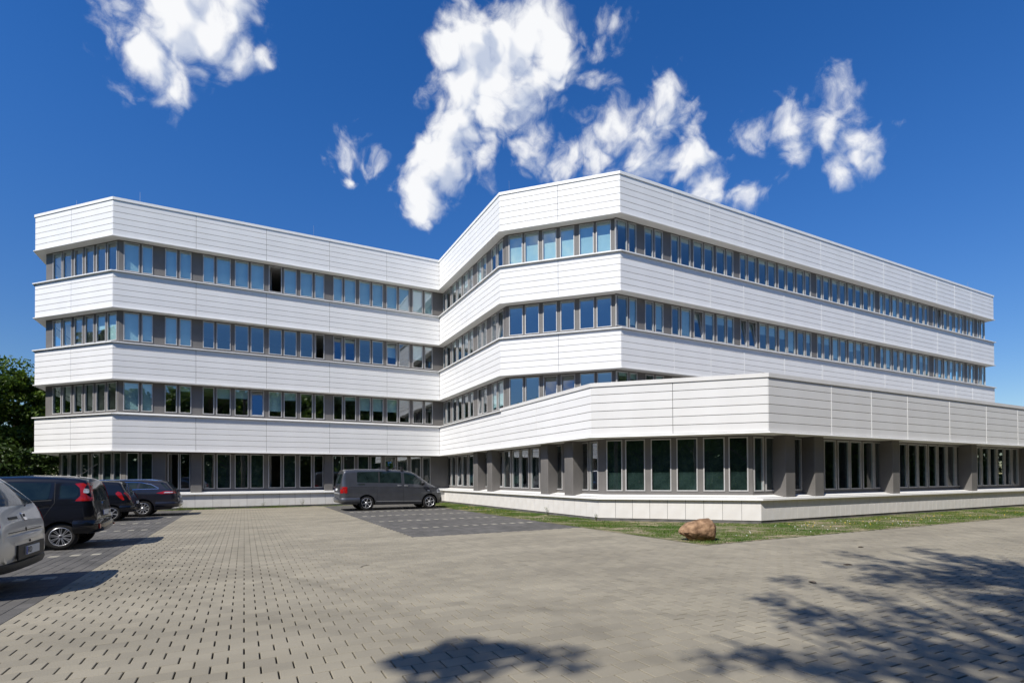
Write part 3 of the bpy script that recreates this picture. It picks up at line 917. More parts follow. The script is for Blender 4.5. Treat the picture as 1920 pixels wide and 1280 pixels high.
M['grass'] = leafmat('grass_blades', (.065, .145, .017), (.18, .215, .05), .3, .6)
M['leaf'] = leafmat('green_leaves', (.045, .095, .012), (.185, .27, .034), .4, .45)
M['leaf_dark'] = leafmat('dark_shrub_leaves', (.020, .045, .009), (.065, .11, .016), .3, .45)
M['bark'] = mat('bark', (.10, .08, .06), .9, build=noise_mix((.06, .05, .04), (.14, .11, .085), 6, bump=.6))
M['yellow'] = mat('dandelion_yellow', (.75, .55, .03), .6, build=noise_mix((.70, .48, .02), (.8, .6, .05), 30))
M['daisy'] = mat('daisy_white', (.8, .8, .76), .6, build=noise_mix((.75, .75, .7), (.82, .82, .8), 30))


def tri_mesh(name, V, F_, tone, m, parent=None):
    me = bpy.data.meshes.new(name)
    me.from_pydata(V, [], F_)
    at = me.attributes.new('tone', 'FLOAT', 'FACE'); at.data.foreach_set('value', np.clip(tone, 0, 1))
    return link(name, me, m, parent)


def pnoise(x, y, s):
    return (np.sin(x * 1.7 * s + 1.3 * np.sin(y * .9 * s)) + np.sin(y * 2.1 * s + 1.7 * np.sin(x * 1.1 * s + 2)) + np.sin((x + y) * 3.3 * s + 4)) / 3


def grass_field(name, regions, seed):
    g = np.random.default_rng(seed); X, Y, Hh = [], [], []
    for (x0, x1, y0, y1, dens, h) in regions:
        n = int((x1 - x0) * (y1 - y0) * dens)
        a, b = g.uniform(x0, x1, n), g.uniform(y0, y1, n)
        keep = g.random(n) < np.clip(.55 + 1.0 * pnoise(a, b, 1.1) + .45 * pnoise(a, b, 4), .03, 1)
        X.append(a[keep]); Y.append(b[keep]); Hh.append(np.full(keep.sum(), h) * np.clip(.75 + .5 * pnoise(a[keep], b[keep], 2.3), .3, 1.4))
    X, Y, Hh = map(np.concatenate, (X, Y, Hh))
    ok = ((X < 11.32) | (Y < 11.45) | (X + Y < 26.3)) & ((X < 11.32) | (Y < 31.4))
    X, Y, Hh = X[ok], Y[ok], Hh[ok]
    n = len(X); hh = Hh * g.uniform(.5, 1.5, n); an = g.uniform(0, 6.283, n); w = g.uniform(.004, .010, n); lean = g.uniform(.2, 1.0, n) * hh; la = g.uniform(0, 6.283, n)
    V = np.zeros((n, 3, 3)); dx, dy = np.cos(an) * w, np.sin(an) * w
    V[:, 0] = np.stack([X - dx, Y - dy, np.full(n, -.005)], 1); V[:, 1] = np.stack([X + dx, Y + dy, np.full(n, -.005)], 1)
    V[:, 2] = np.stack([X + np.cos(la) * lean, Y + np.sin(la) * lean, hh], 1)
    tone = np.clip(.35 + .45 * pnoise(X, Y, .9) + g.normal(0, .22, n), 0, 1)
    F_ = np.arange(3 * n).reshape(-1, 3)
    me = bpy.data.meshes.new(name); me.from_pydata(V.reshape(-1, 3).tolist(), [], F_.tolist())
    at = me.attributes.new('tone', 'FLOAT', 'FACE'); at.data.foreach_set('value', tone)
    return link(name, me, M['grass'])


gr_ = grass_field('grass', [(9.36, 11.32, 8.6, 31.0, 1700, .045), (11.3, 15.2, 8.6, 15.0, 1500, .04), (15.2, 36, 8.6, 11.35, 1100, .045), (-6, 10.9, 31.08, 31.45, 1100, .05), (-3, 2, 31.1, 31.45, 900, .14)], 3)
tag(gr_, 'short patchy grass growing along the white plinth', 'grass', kind='stuff')
# small flowers in the verge
for (nm, m_, spots, lab) in (('dandelions', 'yellow', [(9.7, 10.6, 20, 25.5, 26), (17, 31, 8.9, 10.4, 55), (15.0, 17, 9.2, 10.8, 8)], 'yellow flowers dotted through the grass verge'), ('daisies', 'daisy', [(14.5, 22, 8.9, 10.6, 34), (11, 15, 8.8, 11.2, 10)], 'white daisies dotted through the grass by the annex corner')):
    mb = MB(); rr = random.Random(nm)
    for (x0, x1, y0, y1, n) in spots:
        for _ in range(n):
            x, y = rr.uniform(x0, x1), rr.uniform(y0, y1); h = rr.uniform(.03, .065); r = rr.uniform(.014, .024)
            b0 = len(mb.v); mb.v += [(x, y, h + .008)] + [(x + r * math.cos(t), y + r * math.sin(t), h + .003 * math.sin(3 * t)) for t in np.linspace(0, 6.283, 8)[:-1]]
            mb.f += [(b0, b0 + 1 + k, b0 + 1 + (k + 1) % 7) for k in range(7)]
            mb.tube((x, y, 0), (x, y, h), .002, .002, 3, False)
    tag(mb.build(nm, M[m_]), lab, 'flowers', kind='stuff')
# taller weeds at the foot of the plinth
wr = random.Random(4)
for wi, (x, y, h, lab) in enumerate(((-2.9, 31.28, .42, 'low leafy weed against the plinth beside the estate car'), (.9, 31.3, .34, 'reddish leafy weed clump against the white plinth'), (2.9, 31.25, .50, 'tall thin weed by the plinth behind the van'), (10.95, 18.1, .38, 'thin weed against the annex plinth near the columns'), (11.05, 15.0, .32, 'small weed at the bend of the annex plinth'))):
    V, F_, tn = [], [], []
    root = tag(empty('weed', (x, y, 0)), lab, 'weed')
    st = MB()
    for k in range(7):
        a = wr.uniform(0, 6.28); tip = Vector((math.cos(a) * wr.uniform(.03, .22), math.sin(a) * wr.uniform(.02, .08), h * wr.uniform(.55, 1)))
        st.tube((0, 0, -.01), tip, .004, .002, 4, False)
        for q in range(12):
            c = tip * wr.uniform(.25, 1.05); b_ = wr.uniform(0, 6.28); s = wr.uniform(.012, .03)
            d1 = Vector((math.cos(b_), math.sin(b_), wr.uniform(-.3, .6))) * s; d2 = Vector((-math.sin(b_), math.cos(b_), wr.uniform(-.3, .3))) * s * .45
            b0 = len(V); V += [tuple(c), tuple(c + d1 + d2), tuple(c + d1 * 2), tuple(c + d1 - d2)]; F_.append((b0, b0 + 1, b0 + 2, b0 + 3)); tn.append(wr.random())
    st.build('stem', M['bark'], root)
    tri_mesh('foliage', V, F_, tn, M['leaf'], root)

# dry leaves and scraps lying on the pavers
for i, (x, y, lab) in enumerate(((9.35, 5.4, 'curled dark dead leaf on the pavers'), (11.9, 6.6, 'small brown dead leaf lying farther out on the pavers'), (7.35, 4.75, 'brown crumpled leaf lying in the tree shadow'), (1.9, 9.4, 'thin dry twig lying on the sand-grey pavers'))):
    mb = MB(); lr = random.Random(i)
    if 'twig' in lab:
        mb.tube((-.12, 0, .006), (.0, .02, .012), .005, .004, 5).tube((0, .02, .012), (.13, .0, .006), .004, .002, 5)
    else:
        n = 9; pts = [(.075 * math.cos(t) * lr.uniform(.7, 1.1), .035 * math.sin(t) * lr.uniform(.8, 1.2), .004 + .02 * abs(math.sin(t))) for t in np.linspace(0, 6.283, n + 1)[:-1]]
        mb.v = [(0, 0, .006)] + pts + [(p[0] * .97, p[1] * .97, p[2] + .002) for p in pts]
        mb.f = [(0, 1 + k, 1 + (k + 1) % n) for k in range(n)] + [(1 + k, 1 + n + k, 1 + n + (k + 1) % n, 1 + (k + 1) % n) for k in range(n)]
    tag(mb.build('twig' if 'twig' in lab else 'dead_leaf', M['bark'], None, (x, y, 0), lr.uniform(0, 3)), lab, 'twig' if 'twig' in lab else 'leaf')

# ------------------------------------------------------------------ boulder
bm = bmesh.new(); bmesh.ops.create_icosphere(bm, subdivisions=5, radius=1)
from mathutils import noise as mnoise
for v in bm.verts:
    c = v.co.copy()
    # local x runs left to right as seen from the lens: low nose at the left, tall blunt block at the right
    x, y, z = c
    sx_ = math.copysign(abs(x) ** .82, x); sz_ = math.copysign(abs(z) ** .85, z); sy_ = math.copysign(abs(y) ** .85, y)
    hgt = .265 + .07 * sx_
    zz = sz_ * hgt + (.045 * sx_ if z > 0 else -.01)
    c = Vector((sx_ * .43 + (.06 if z < 0 else 0) * (-z) * (1 - sx_), sy_ * .34 * (1 + .14 * sx_) * (1 - .25 * max(0, -z)), zz))
    nrm = v.co
    d = mnoise.fractal(nrm * 1.5 + Vector((3, 1, 7)), 1.0, 2.0, 3) * .030 + mnoise.fractal(nrm * 5 + Vector((1, 9, 2)), .9, 2.1, 5) * .014
    v.co = c + nrm * d
for v in bm.verts:
    v.co.z = max(v.co.z, -.235)
me = bpy.data.meshes.new('boulder'); bm.to_mesh(me); bm.free()
me.polygons.foreach_set('use_smooth', [True] * len(me.polygons))
M['rock'] = mat('red_brown_granite', (.25, .145, .085), .85, 0, .2, noise_mix((.135, .078, .044), (.37, .235, .14), 6, .36, .66, 8, bump=.9, bscale=26, bdist=.02))
bo = link('boulder', me, M['rock'], None, (9.86, 9.28, .232), math.atan2(rgt.y, rgt.x) - .05)
tag(bo, 'reddish brown boulder at the corner of the grass verge', 'boulder')


# ------------------------------------------------------------------ trees
def make_tree_meshes(key, seed, h, rx, ry, zc, rz, nclump, nleaf, leaf, clump):
    g = np.random.default_rng(seed)
    # trunk and limbs
    tb = MB(); tr = .03 * h
    tb.tube((0, 0, -.1), (0, 0, zc * .55), tr, tr * .75, 9, False).tube((0, 0, zc * .55), (g.normal(0, .2), g.normal(0, .2), zc + rz * .6), tr * .75, tr * .12, 8, False)
    C_ = []
    for i in range(nclump):
        d = g.normal(0, 1, 3); d /= np.linalg.norm(d); rad = g.uniform(.45, 1.0) ** .6
        if d[2] < -.55:
            d[2] *= .4
        w = 1 + .16 * math.sin(3 * math.atan2(d[1], d[0]) + seed) + .1 * math.sin(5 * d[2] + seed)
        C_.append((d[0] * rx * rad * w, d[1] * ry * rad * w, zc + d[2] * rz * rad * w))
    C_ = np.array(C_)
    for i in range(0, nclump, max(1, nclump // 16)):
        z_at = min(max(zc * .35, C_[i, 2] - np.hypot(C_[i, 0], C_[i, 1]) * .8), zc + rz * .4)
        tb.tube((0, 0, z_at), tuple(C_[i]), tr * .3, tr * .06, 6, False)
    if key == 'airy':
        B_ = []
        for i in range(30):
            a0 = g.uniform(0, 6.283); e0 = g.uniform(-.15, 1.0); L_ = g.uniform(.55, 1.0)
            st = np.array([0, 0, zc - rz * .6 + g.uniform(0, rz * .8)]); d = np.array([math.cos(a0) * rx, math.sin(a0) * ry, math.sin(e0) * rz * .8]) * L_
            tb.tube(tuple(st), tuple(st + d), tr * .22, tr * .04, 5, False)
            for q in np.linspace(.35, 1.0, 7):
                B_.append(st + d * q + g.normal(0, .16, 3))
        C_ = np.array(B_); nclump = len(C_)
    n = nclump * nleaf
    idx = np.repeat(np.arange(nclump), nleaf)
    off = g.normal(0, 1, (n, 3)); off /= np.maximum(np.linalg.norm(off, axis=1, keepdims=True), 1e-6)
    off *= (g.uniform(.25, 1, (n, 1)) ** .5) * clump * g.uniform(.6, 1.25, nclump)[idx][:, None]
    off[:, 2] *= .62
    c = C_[idx] + off
    nrm = g.normal(0, 1, (n, 3)) * .75 + off / clump + np.array([0, 0, .55]); nrm /= np.linalg.norm(nrm, axis=1, keepdims=True)
    a = np.cross(nrm, g.normal(0, 1, (n, 3))); a /= np.maximum(np.linalg.norm(a, axis=1, keepdims=True), 1e-6); b = np.cross(nrm, a)
    s = leaf * g.uniform(.6, 1.35, (n, 1))
    V = np.stack([c - a * s, c + b * s * .55 + nrm * s * .12, c + a * s, c - b * s * .55 + nrm * s * .12], 1)
    tone = np.clip(g.uniform(0, .55, nclump)[idx] + g.normal(.15, .2, n), 0, 1)
    me = bpy.data.meshes.new('crown'); me.from_pydata(V.reshape(-1, 3).tolist(), [], np.arange(4 * n).reshape(-1, 4).tolist())
    at = me.attributes.new('tone', 'FLOAT', 'FACE'); at.data.foreach_set('value', tone)
    me.materials.append(M['leaf_dark' if key == 'shrub' else 'leaf'])
    tm = tb.mesh('trunk'); tm.polygons.foreach_set('use_smooth', [True] * len(tm.polygons)); tm.materials.append(M['bark'])
    return me, tm


TREES = {
    'maple': make_tree_meshes('maple', 21, 13, 5.2, 5.2, 5.6, 5.9, 260, 240, .155, 1.1),
    'behind': make_tree_meshes('behind', 22, 13, 4.6, 4.6, 7.6, 5.2, 150, 90, .32, 1.2),
    'airy': make_tree_meshes('airy', 27, 9, 4.0, 3.4, 14.0, 3.0, 46, 27, .085, .38),
    'slim': make_tree_meshes('slim', 28, 7, .66, .66, 13.0, .8, 9, 95, .08, .32),
    'shrub': make_tree_meshes('shrub', 24, 4, 2.6, 2.6, 1.7, 1.7, 70, 110, .11, .7),
}


def tree(kind, x, y, rz, sc, label, group, name='broadleaf_tree'):
    r = empty(name, (x, y, -.05), rz); r.scale = (sc, sc, sc)
    tag(r, label, 'shrub' if name == 'shrub' else 'tree', group)
    link('crown', TREES[kind][0], None, r); link('trunk', TREES[kind][1], None, r)
    return r


tree('maple', -18.5, 41.0, .4, .93, 'dense leafy tree just left of the white office building', 'trees left of the office')
tree('maple', -13.6, 46.5, 2.2, .80, 'leafy tree half hidden behind the left end of the office', 'trees left of the office')
tree('maple', -25.0, 45.0, 1.2, 1.0, 'tall leafy tree at the left edge of the picture', 'trees left of the office')
tree('maple', -21.5, 33.5, 3.0, .80, 'leafy tree behind the parked cars at the left edge', 'trees left of the office')
tree('shrub', -13.6, 36.6, .3, 1.0, 'dark shrub below the trees beside the office corner', 'shrubs behind the parked cars', 'shrub')
tree('shrub', -12.2, 39.5, 1.7, 1.1, 'dark shrub close to the left end wall of the office', 'shrubs behind the parked cars', 'shrub')
tree('shrub', -14.5, 31.5, 2.5, 1.05, 'bright green shrub rising behind the black hatchback roof', 'shrubs behind the parked cars', 'shrub')
tree('shrub', -16.5, 36.0, 5.1, 1.5, 'tall dark shrub between the trees left of the office', 'shrubs behind the parked cars', 'shrub')
tree('shrub', -17.5, 28.0, .9, 1.5, 'broad leafy shrub at the left edge behind the black hatchback', 'shrubs behind the parked cars', 'shrub')
tree('shrub', -19.5, 22.0, 3.9, 1.5, 'broad leafy shrub behind the silver crossover', 'shrubs behind the parked cars', 'shrub')
tree('shrub', -12.8, 27.0, 4.1, .9, 'low shrub behind the parked cars at the left', 'shrubs behind the parked cars', 'shrub')
# unseen trees, most behind the lens: their shadows fall on the pavers and the panes mirror them
BACK = [('airy', -.1, -1.95, .2, .95), ('airy', -3.0, -2.7, 1.9, .80), ('slim', -7.9, -.75, 2.4, .9), ('behind', -24.5, 26.5, .7, .95), ('behind', -24.0, 34.0, 2.7, 1.0), ('behind', -20.5, 25.5, 1.7, .9), ('behind', -18.2, 20.5, 4.7, .85)]  # last four: unseen trees at the left, added to shade the shrubs
br = random.Random(31)
for x in range(14, 100, 7):
    BACK.append(('behind', x + br.uniform(-1, 1), -9.5 + br.uniform(-1.5, 1), br.uniform(0, 6), br.uniform(1.15, 1.4)))
    BACK.append(('behind', x + 3 + br.uniform(-1, 1), -17 + br.uniform(-1.5, 1.5), br.uniform(0, 6), br.uniform(1.15, 1.35)))
for x in range(-30, 14, 7):
    BACK.append(('behind', x + br.uniform(-1, 1), -19 + br.uniform(-1.5, 1.5), br.uniform(0, 6), br.uniform(.95, 1.15)))
for y in range(-14, 76, 7):
    BACK.append(('behind', -36 + br.uniform(-1.5, 1.5), y + br.uniform(-1, 1), br.uniform(0, 6), br.uniform(.85, 1.02)))
for (k, x, y, rz, sc) in BACK:
    tree(k, x, y, rz, sc, 'broadleaf tree out of view behind or left of the viewer, seen only as shadow and mirror image in panes', 'trees behind the viewer')
# undergrowth and wood edge farther back, mirrored in the ground floor panes
g = np.random.default_rng(8)
segs = [((-19.5, 24), (-14.2, 50), 220, 3.2), ((100, -12), (12, -12), 130, 4.6), ((12, -21), (-30, -21), 130, 4.6), ((-30, -21), (-30, 75), 130, 4.6), ((100, -19), (10, -22), 130, 4.6), ((110, -32), (-44, -32), 110, 14.5), ((-44, -32), (-44, 80), 110, 13.5)]
C_, S_ = [], []
for (a, b, den, hh_) in segs:
    L = math.hypot(b[0] - a[0], b[1] - a[1]); n = int(L * den)
    t = g.random(n); C_.append(np.stack([a[0] + (b[0] - a[0]) * t + g.normal(0, .9, n), a[1] + (b[1] - a[1]) * t + g.normal(0, .9, n), g.uniform(0, 1, n) ** 1.1 * (hh_ + 1.2 * np.sin(t * L * .7))], 1)); S_.append(np.full((n, 1), 1.0 if hh_ < 8 else 2.2))
c = np.concatenate(C_); n = len(c)
nrm = g.normal(0, 1, (n, 3)); nrm /= np.linalg.norm(nrm, axis=1, keepdims=True)
a = np.cross(nrm, g.normal(0, 1, (n, 3))); a /= np.linalg.norm(a, axis=1, keepdims=True); b = np.cross(nrm, a); s_ = g.uniform(.22, .5, (n, 1)) * np.concatenate(S_)
V = np.stack([c - a * s_, c + b * s_ * .6, c + a * s_, c - b * s_ * .6], 1)
tag(tri_mesh('undergrowth', V.reshape(-1, 3).tolist(), np.arange(4 * n).reshape(-1, 4).tolist(), g.random(n), M['leaf']), 'dense green undergrowth along the edge of the wood behind the viewer', 'undergrowth', kind='stuff')



# ------------------------------------------------------------------ vehicles
def paintmat(name, col, metal, rough, flake=.0):
    def b(nt, p):
        noise_mix(tuple(c * .94 for c in col), tuple(c * 1.06 for c in col), 3)(nt, p)
        p.inputs['Coat Weight'].default_value = .8; p.inputs['Specular IOR Level'].default_value = .15; p.inputs['Coat Roughness'].default_value = .03
    return mat(name, col, rough, metal, .5, b)


M['p_black'] = paintmat('black_car_paint', (.005, .006, .010), .0, .35)
M['p_blue'] = paintmat('blue_black_car_paint', (.030, .031, .042), .5, .35)
M['p_grey'] = paintmat('grey_van_paint', (.085, .088, .098), .55, .38)
M['p_silver'] = paintmat('silver_car_paint', (.54, .54, .53), .45, .34)
M['cglass'] = mat('car_glass', (.010, .018, .018), .03, 0, .5, noise_mix((.006, .012, .012), (.018, .030, .030), 2.2))
M['cglass_l'] = mat('rear_window_glass', (.05, .06, .06), .05, 0, .7, noise_mix((.02, .025, .025), (.09, .105, .105), 2.0))
M['rubber'] = mat('tyre_rubber', (.020, .019, .018), .85, 0, .25, noise_mix((.016, .015, .014), (.03, .028, .026), 12))
M['plastic'] = mat('black_plastic', (.022, .022, .023), .55, 0, .4, noise_mix((.018, .018, .019), (.03, .03, .031), 20))
M['alloy'] = mat('alloy_wheel', (.55, .55, .56), .3, .7, .5, noise_mix((.5, .5, .51), (.6, .6, .61), 8))
M['chrome'] = mat('chrome', (.75, .75, .76), .12, 1.0, .5, noise_mix((.7, .7, .71), (.8, .8, .81), 8))
M['red'] = mat('red_lamp_lens', (.32, .008, .010), .12, 0, .6, noise_mix((.27, .005, .007), (.37, .014, .013), 14))
M['lens'] = mat('clear_lamp_lens', (.55, .56, .58), .1, .2, .6, noise_mix((.4, .41, .43), (.65, .66, .68), 25))
M['plate'] = mat('plate_white', (.62, .63, .62), .5, 0, .4, noise_mix((.58, .59, .58), (.66, .67, .66), 12))
M['eu'] = mat('plate_blue', (.02, .05, .35), .5, build=noise_mix((.018, .045, .32), (.025, .055, .38), 12))


def densify(poly, step):
    res = []
    n = len(poly)
    for i in range(n):
        a, b = Vector(poly[i]), Vector(poly[(i + 1) % n]); k = max(1, int((b - a).length / step))
        res += [tuple(a + (b - a) * (j / k)) for j in range(k)]
    return res


def roundpoly(poly, r, n=5):
    res = []
    m_ = len(poly)
    for i in range(m_):
        p0, p1, p2 = Vector(poly[i - 1]), Vector(poly[i]), Vector(poly[(i + 1) % m_])
        d0, d1 = (p0 - p1), (p2 - p1); k = min(r, d0.length * .45, d1.length * .45)
        a, b = p1 + d0.normalized() * k, p1 + d1.normalized() * k
        for j in range(n + 1):
            t = j / n; res.append(tuple((1 - t) ** 2 * a + 2 * t * (1 - t) * p1 + t * t * b))
    return res


class Car:
    def __init__(s, name, label, loc, rz, L, W, top, bot, prof, rear_r=.22, front_r=.45, paint='p_black', edge=.11, cat='car', cut=None, crown=.03):
        s.root = tag(empty(name, loc, rz), label, cat)
        s.W, s.L = W, L
        xs = np.unique(np.concatenate([np.linspace(0, L, 90), np.linspace(0, .6, 40), np.linspace(L - .5, L, 30), [t[0] for t in top]]))
        zt = np.interp(xs, [t[0] for t in top], [t[1] for t in top]); zb = np.interp(xs, [t[0] for t in bot], [t[1] for t in bot])
        # soften the outline a little
        zs = zt.copy()
        for i in range(len(xs)):
            w = np.exp(-((xs - xs[i]) / .045) ** 2) * np.gradient(xs); zs[i] = (zt * w).sum() / w.sum()
        zs[0], zs[-1] = zt[0], zt[-1]
        nz, nt = 30, 7
        V, F_ = [], []
        for x, t, b in zip(xs, zs, zb):
            plan = 1.0
            if x < rear_r:
                plan = 1 - .17 * (1 - x / rear_r) ** 2.2
            if x > L - front_r:
                plan = 1 - .26 * ((x - (L - front_r)) / front_r) ** 2.4
            col_ = []
            tt = np.linspace(0, 1, nz); tt = .5 * tt + .5 * (1 - (1 - tt) ** 2)
            for q in tt:
                z = b + (t - b) * q
                y = W * plan * np.interp(z, [p[0] for p in prof], [p[1] for p in prof])
                r = min(edge, (t - b) * .4)
                if z > t - r:
                    y -= r * .9 * (1 - math.sqrt(max(0, 1 - ((z - (t - r)) / r) ** 2)))
                r2 = .07
                if z < b + r2:
                    y -= r2 * .8 * (1 - math.sqrt(max(0, 1 - ((b + r2 - z) / r2) ** 2)))
                col_.append((y, z))
            y0 = col_[-1][0]
            for k in range(1, nt + 1):
                y = y0 * (1 - k / nt); col_.append((y, t + crown * (1 - (y / max(y0, .01)) ** 2)))
            full = col_ + [(-y, z) for (y, z) in reversed(col_[:-1])]
            V += [(x, y, z) for (y, z) in full]
        m_ = len(full)
        for i in range(len(xs) - 1):
            for j in range(m_):
                j2 = (j + 1) % m_
                F_.append((i * m_ + j, i * m_ + j2, (i + 1) * m_ + j2, (i + 1) * m_ + j))
        F_.append(tuple(range(m_ - 1, -1, -1))); F_.append(tuple((len(xs) - 1) * m_ + j for j in range(m_)))
        me = bpy.data.meshes.new('body'); me.from_pydata(V, [], F_); me.update()
        bm = bmesh.new(); bm.from_mesh(me); bmesh.ops.recalc_face_normals(bm, faces=bm.faces); s.bvh = BVHTree.FromBMesh(bm); bm.to_mesh(me); bm.free()
        body = link('body', me, M[paint], s.root)
        me.materials.append(M['plastic'])
        if cut:
            R_, xs_ = cut
            cb = MB()
            for wx in xs_:
                for sgn in (-1, 1):
                    cb.tube((wx, sgn * (W - .30), R_ * .98), (wx, sgn * (W + .25), R_ * .98), R_ * 1.16, None, 40)
            cm_ = cb.mesh('cut'); cm_.materials.append(M[paint]); cm_.materials.append(M['plastic']); cm_.polygons.foreach_set('material_index', [1] * len(cm_.polygons))
            bmc = bmesh.new(); bmc.from_mesh(cm_); bmesh.ops.recalc_face_normals(bmc, faces=bmc.faces); bmc.to_mesh(cm_); bmc.free()
            co = link('cut', cm_, None)
            md = body.modifiers.new('b', 'BOOLEAN'); md.object = co; md.operation = 'DIFFERENCE'; md.solver = 'EXACT'
            co.matrix_world = body.matrix_world = Matrix(); body.parent = None
            bpy.context.view_layer.update()
            ev = body.evaluated_get(bpy.context.evaluated_depsgraph_get()); nm = bpy.data.meshes.new_from_object(ev)
            body.modifiers.clear(); body.data = nm; body.parent = s.root
            bpy.data.objects.remove(co)
            me = nm
        me.polygons.foreach_set('use_smooth', [True] * len(me.polygons)); me.set_sharp_from_angle(angle=R(38))
        s.body = body

    def hit(s, view, a, b):
        if view == 'rear':
            r = s.bvh.ray_cast(Vector((-3, a, b)), Vector((1, 0, 0)))
        elif view == 'front':
            r = s.bvh.ray_cast(Vector((s.L + 3, a, b)), Vector((-1, 0, 0)))
        elif view == 'top':
            r = s.bvh.ray_cast(Vector((a, b, 5)), Vector((0, 0, -1)))
        else:
            sg = 1 if view == '+' else -1
            r = s.bvh.ray_cast(Vector((a, sg * 4, b)), Vector((0, -sg, 0)))
        return r

    def decal(s, name, poly, view, m, off=.004, rnd=.03, parent=None, thick=None):
        """a panel laid on the skin of the body, with its own rim"""
        for vw in (('+', '-') if view == 'side' else (view,)):
            pts = densify(roundpoly(poly, rnd) if rnd else list(poly), .05)
            bm = bmesh.new(); vs = [bm.verts.new((p[0], p[1], 0)) for p in pts]
            bm.faces.new(vs); bmesh.ops.triangulate(bm, faces=bm.faces[:], ngon_method='BEAUTY')
            for _ in range(3):
                es = [e for e in bm.edges if e.calc_length() > .11 and len(e.link_faces) == 2]
                if not es:
                    break
                bmesh.ops.subdivide_edges(bm, edges=es, cuts=1); bmesh.ops.triangulate(bm, faces=bm.faces[:])
            bad = []
            for v in bm.verts:
                co, nr, _, _ = s.hit(vw, v.co.x, v.co.y)
                if co is None:
                    bad.append(v); continue
                v.co = co + nr * off
            bmesh.ops.delete(bm, geom=bad, context='VERTS')
            ring = [e for e in bm.edges if len(e.link_faces) == 1]
            ex = bmesh.ops.extrude_edge_only(bm, edges=ring)
            cen = {'+': Vector((0, -1, 0)), '-': Vector((0, 1, 0)), 'rear': Vector((1, 0, 0)), 'front': Vector((-1, 0, 0)), 'top': Vector((0, 0, -1))}[vw]
            for g in ex['geom']:
                if isinstance(g, bmesh.types.BMVert):
                    g.co += cen * (off + .01)
            bmesh.ops.recalc_face_normals(bm, faces=bm.faces[:])
            me = bpy.data.meshes.new(name); bm.to_mesh(me); bm.free()
            me.polygons.foreach_set('use_smooth', [True] * len(me.polygons)); me.set_sharp_from_angle(angle=R(40))
            o = link(name, me, M[m], parent or s.root)
        return o

    def line(s, name, pts, w, view, m='plastic', off=.0025):
        """thin strip (door gap, moulding) along a polyline on the skin"""
        P_ = [Vector(p) for p in pts]; up_, dn = [], []
        for i, p in enumerate(P_):
            a = P_[max(0, i - 1)]; b = P_[min(len(P_) - 1, i + 1)]; d = (b - a).normalized(); n = Vector((-d.y, d.x)) * w / 2
            up_.append(tuple(p + n)); dn.append(tuple(p - n))
        s.decal(name, up_ + dn[::-1], view, m, off, 0)

    def wheel(s, x, R_, spokes, style, near=None, width=.21, rimr=.66):
        for sg in (1, -1):
            w = empty('wheel', (x, sg * (s.W - .045), R_)); w.parent = s.root
            o = -sg
            rr = R_ * rimr
            hw = width
            prof = [(rr * .98, 0.0), (R_ * .80, -.012), (R_ * .93, .004), (R_ * .985, .03), (R_, .06), (R_, hw - .06), (R_ * .985, hw - .03), (R_ * .8, hw), (rr * .95, hw)]
            MB().lathe([(r, o * h) for r, h in prof], 40).build('tyre', M['rubber'], w, smooth=True, sharp=50)
            rm = MB(); rm.lathe([(rr * 1.0, o * -.004), (rr * .965, o * -.008), (rr * .93, o * .0), (rr * .90, o * .03), (rr * .9, o * .14)], 40)
            rm.lathe([(rr * .16, o * .0), (rr * .22, o * .012), (rr * .25, o * .04)], 20)
            rm.v.append((0, o * .0, 0)); c0 = len(rm.v) - 1
            i0 = c0 - 60
            rm.f += [(c0, i0 + 3 * k, i0 + 3 * ((k + 1) % 20)) for k in range(20)]
            for k in range(spokes):
                t = 2 * math.pi * (k + .25) / spokes
                for dt in ((0,) if style == 'single' else (-.11, .11)):
                    wd = rr * (.17 if style == 'single' else .07)
                    d = Vector((math.cos(t + dt), 0, math.sin(t + dt))); p = Vector((-math.sin(t + dt), 0, math.cos(t + dt)))
                    b0 = len(rm.v)
                    for (q, ww, y) in ((rr * .16, wd * .62, .012), (rr * .55, wd * .45, .004), (rr * .93, wd * .62, .0)):
                        rm.v += [tuple(d * q + p * ww + Vector((0, o * (y + .012), 0))), tuple(d * q + p * ww * .7 + Vector((0, o * y, 0))), tuple(d * q - p * ww * .7 + Vector((0, o * y, 0))), tuple(d * q - p * ww + Vector((0, o * (y + .012), 0)))]
                    for e_ in (0, 4):
                        rm.f += [(b0 + e_ + q, b0 + e_ + q + 1, b0 + e_ + q + 5, b0 + e_ + q + 4) for q in range(3)]
            rm.build('rim', M['alloy'], w, smooth=True, sharp=35)
            MB().lathe([(.001, o * .055), (rr * .91, o * .055)], 28).build('brake_disc', M['plastic'], w)
            MB().lathe([(.001, o * -.006), (rr * .13, o * -.003), (rr * .15, o * .006)], 18).build('hub_cap', M['plastic' if style != 'single' else 'alloy'], w, smooth=True)

    def bumper(s, z0, z1, out_, xlen, m, name='bumper'):
        W = s.W
        path = [(xlen, W + .008), (.30, W + .012), (.14, W * .97), (.05, W * .88), (.005, W * .70), (-.015, W * .35), (-.02, 0), (-.015, -W * .35), (.005, -W * .70), (.05, -W * .88), (.14, -W * .97), (.30, -W - .012), (xlen, -W - .008)]
        h = z1 - z0
        prof = [(.10, z0), (.0, z0 + .02), (-out_, z0 + h * .35), (-out_, z1 - h * .28), (-out_ * .6, z1 - .02), (.02, z1), (.12, z1)]
        return sweep(path, prof).build(name, M[m], s.root, smooth=True, sharp=40)

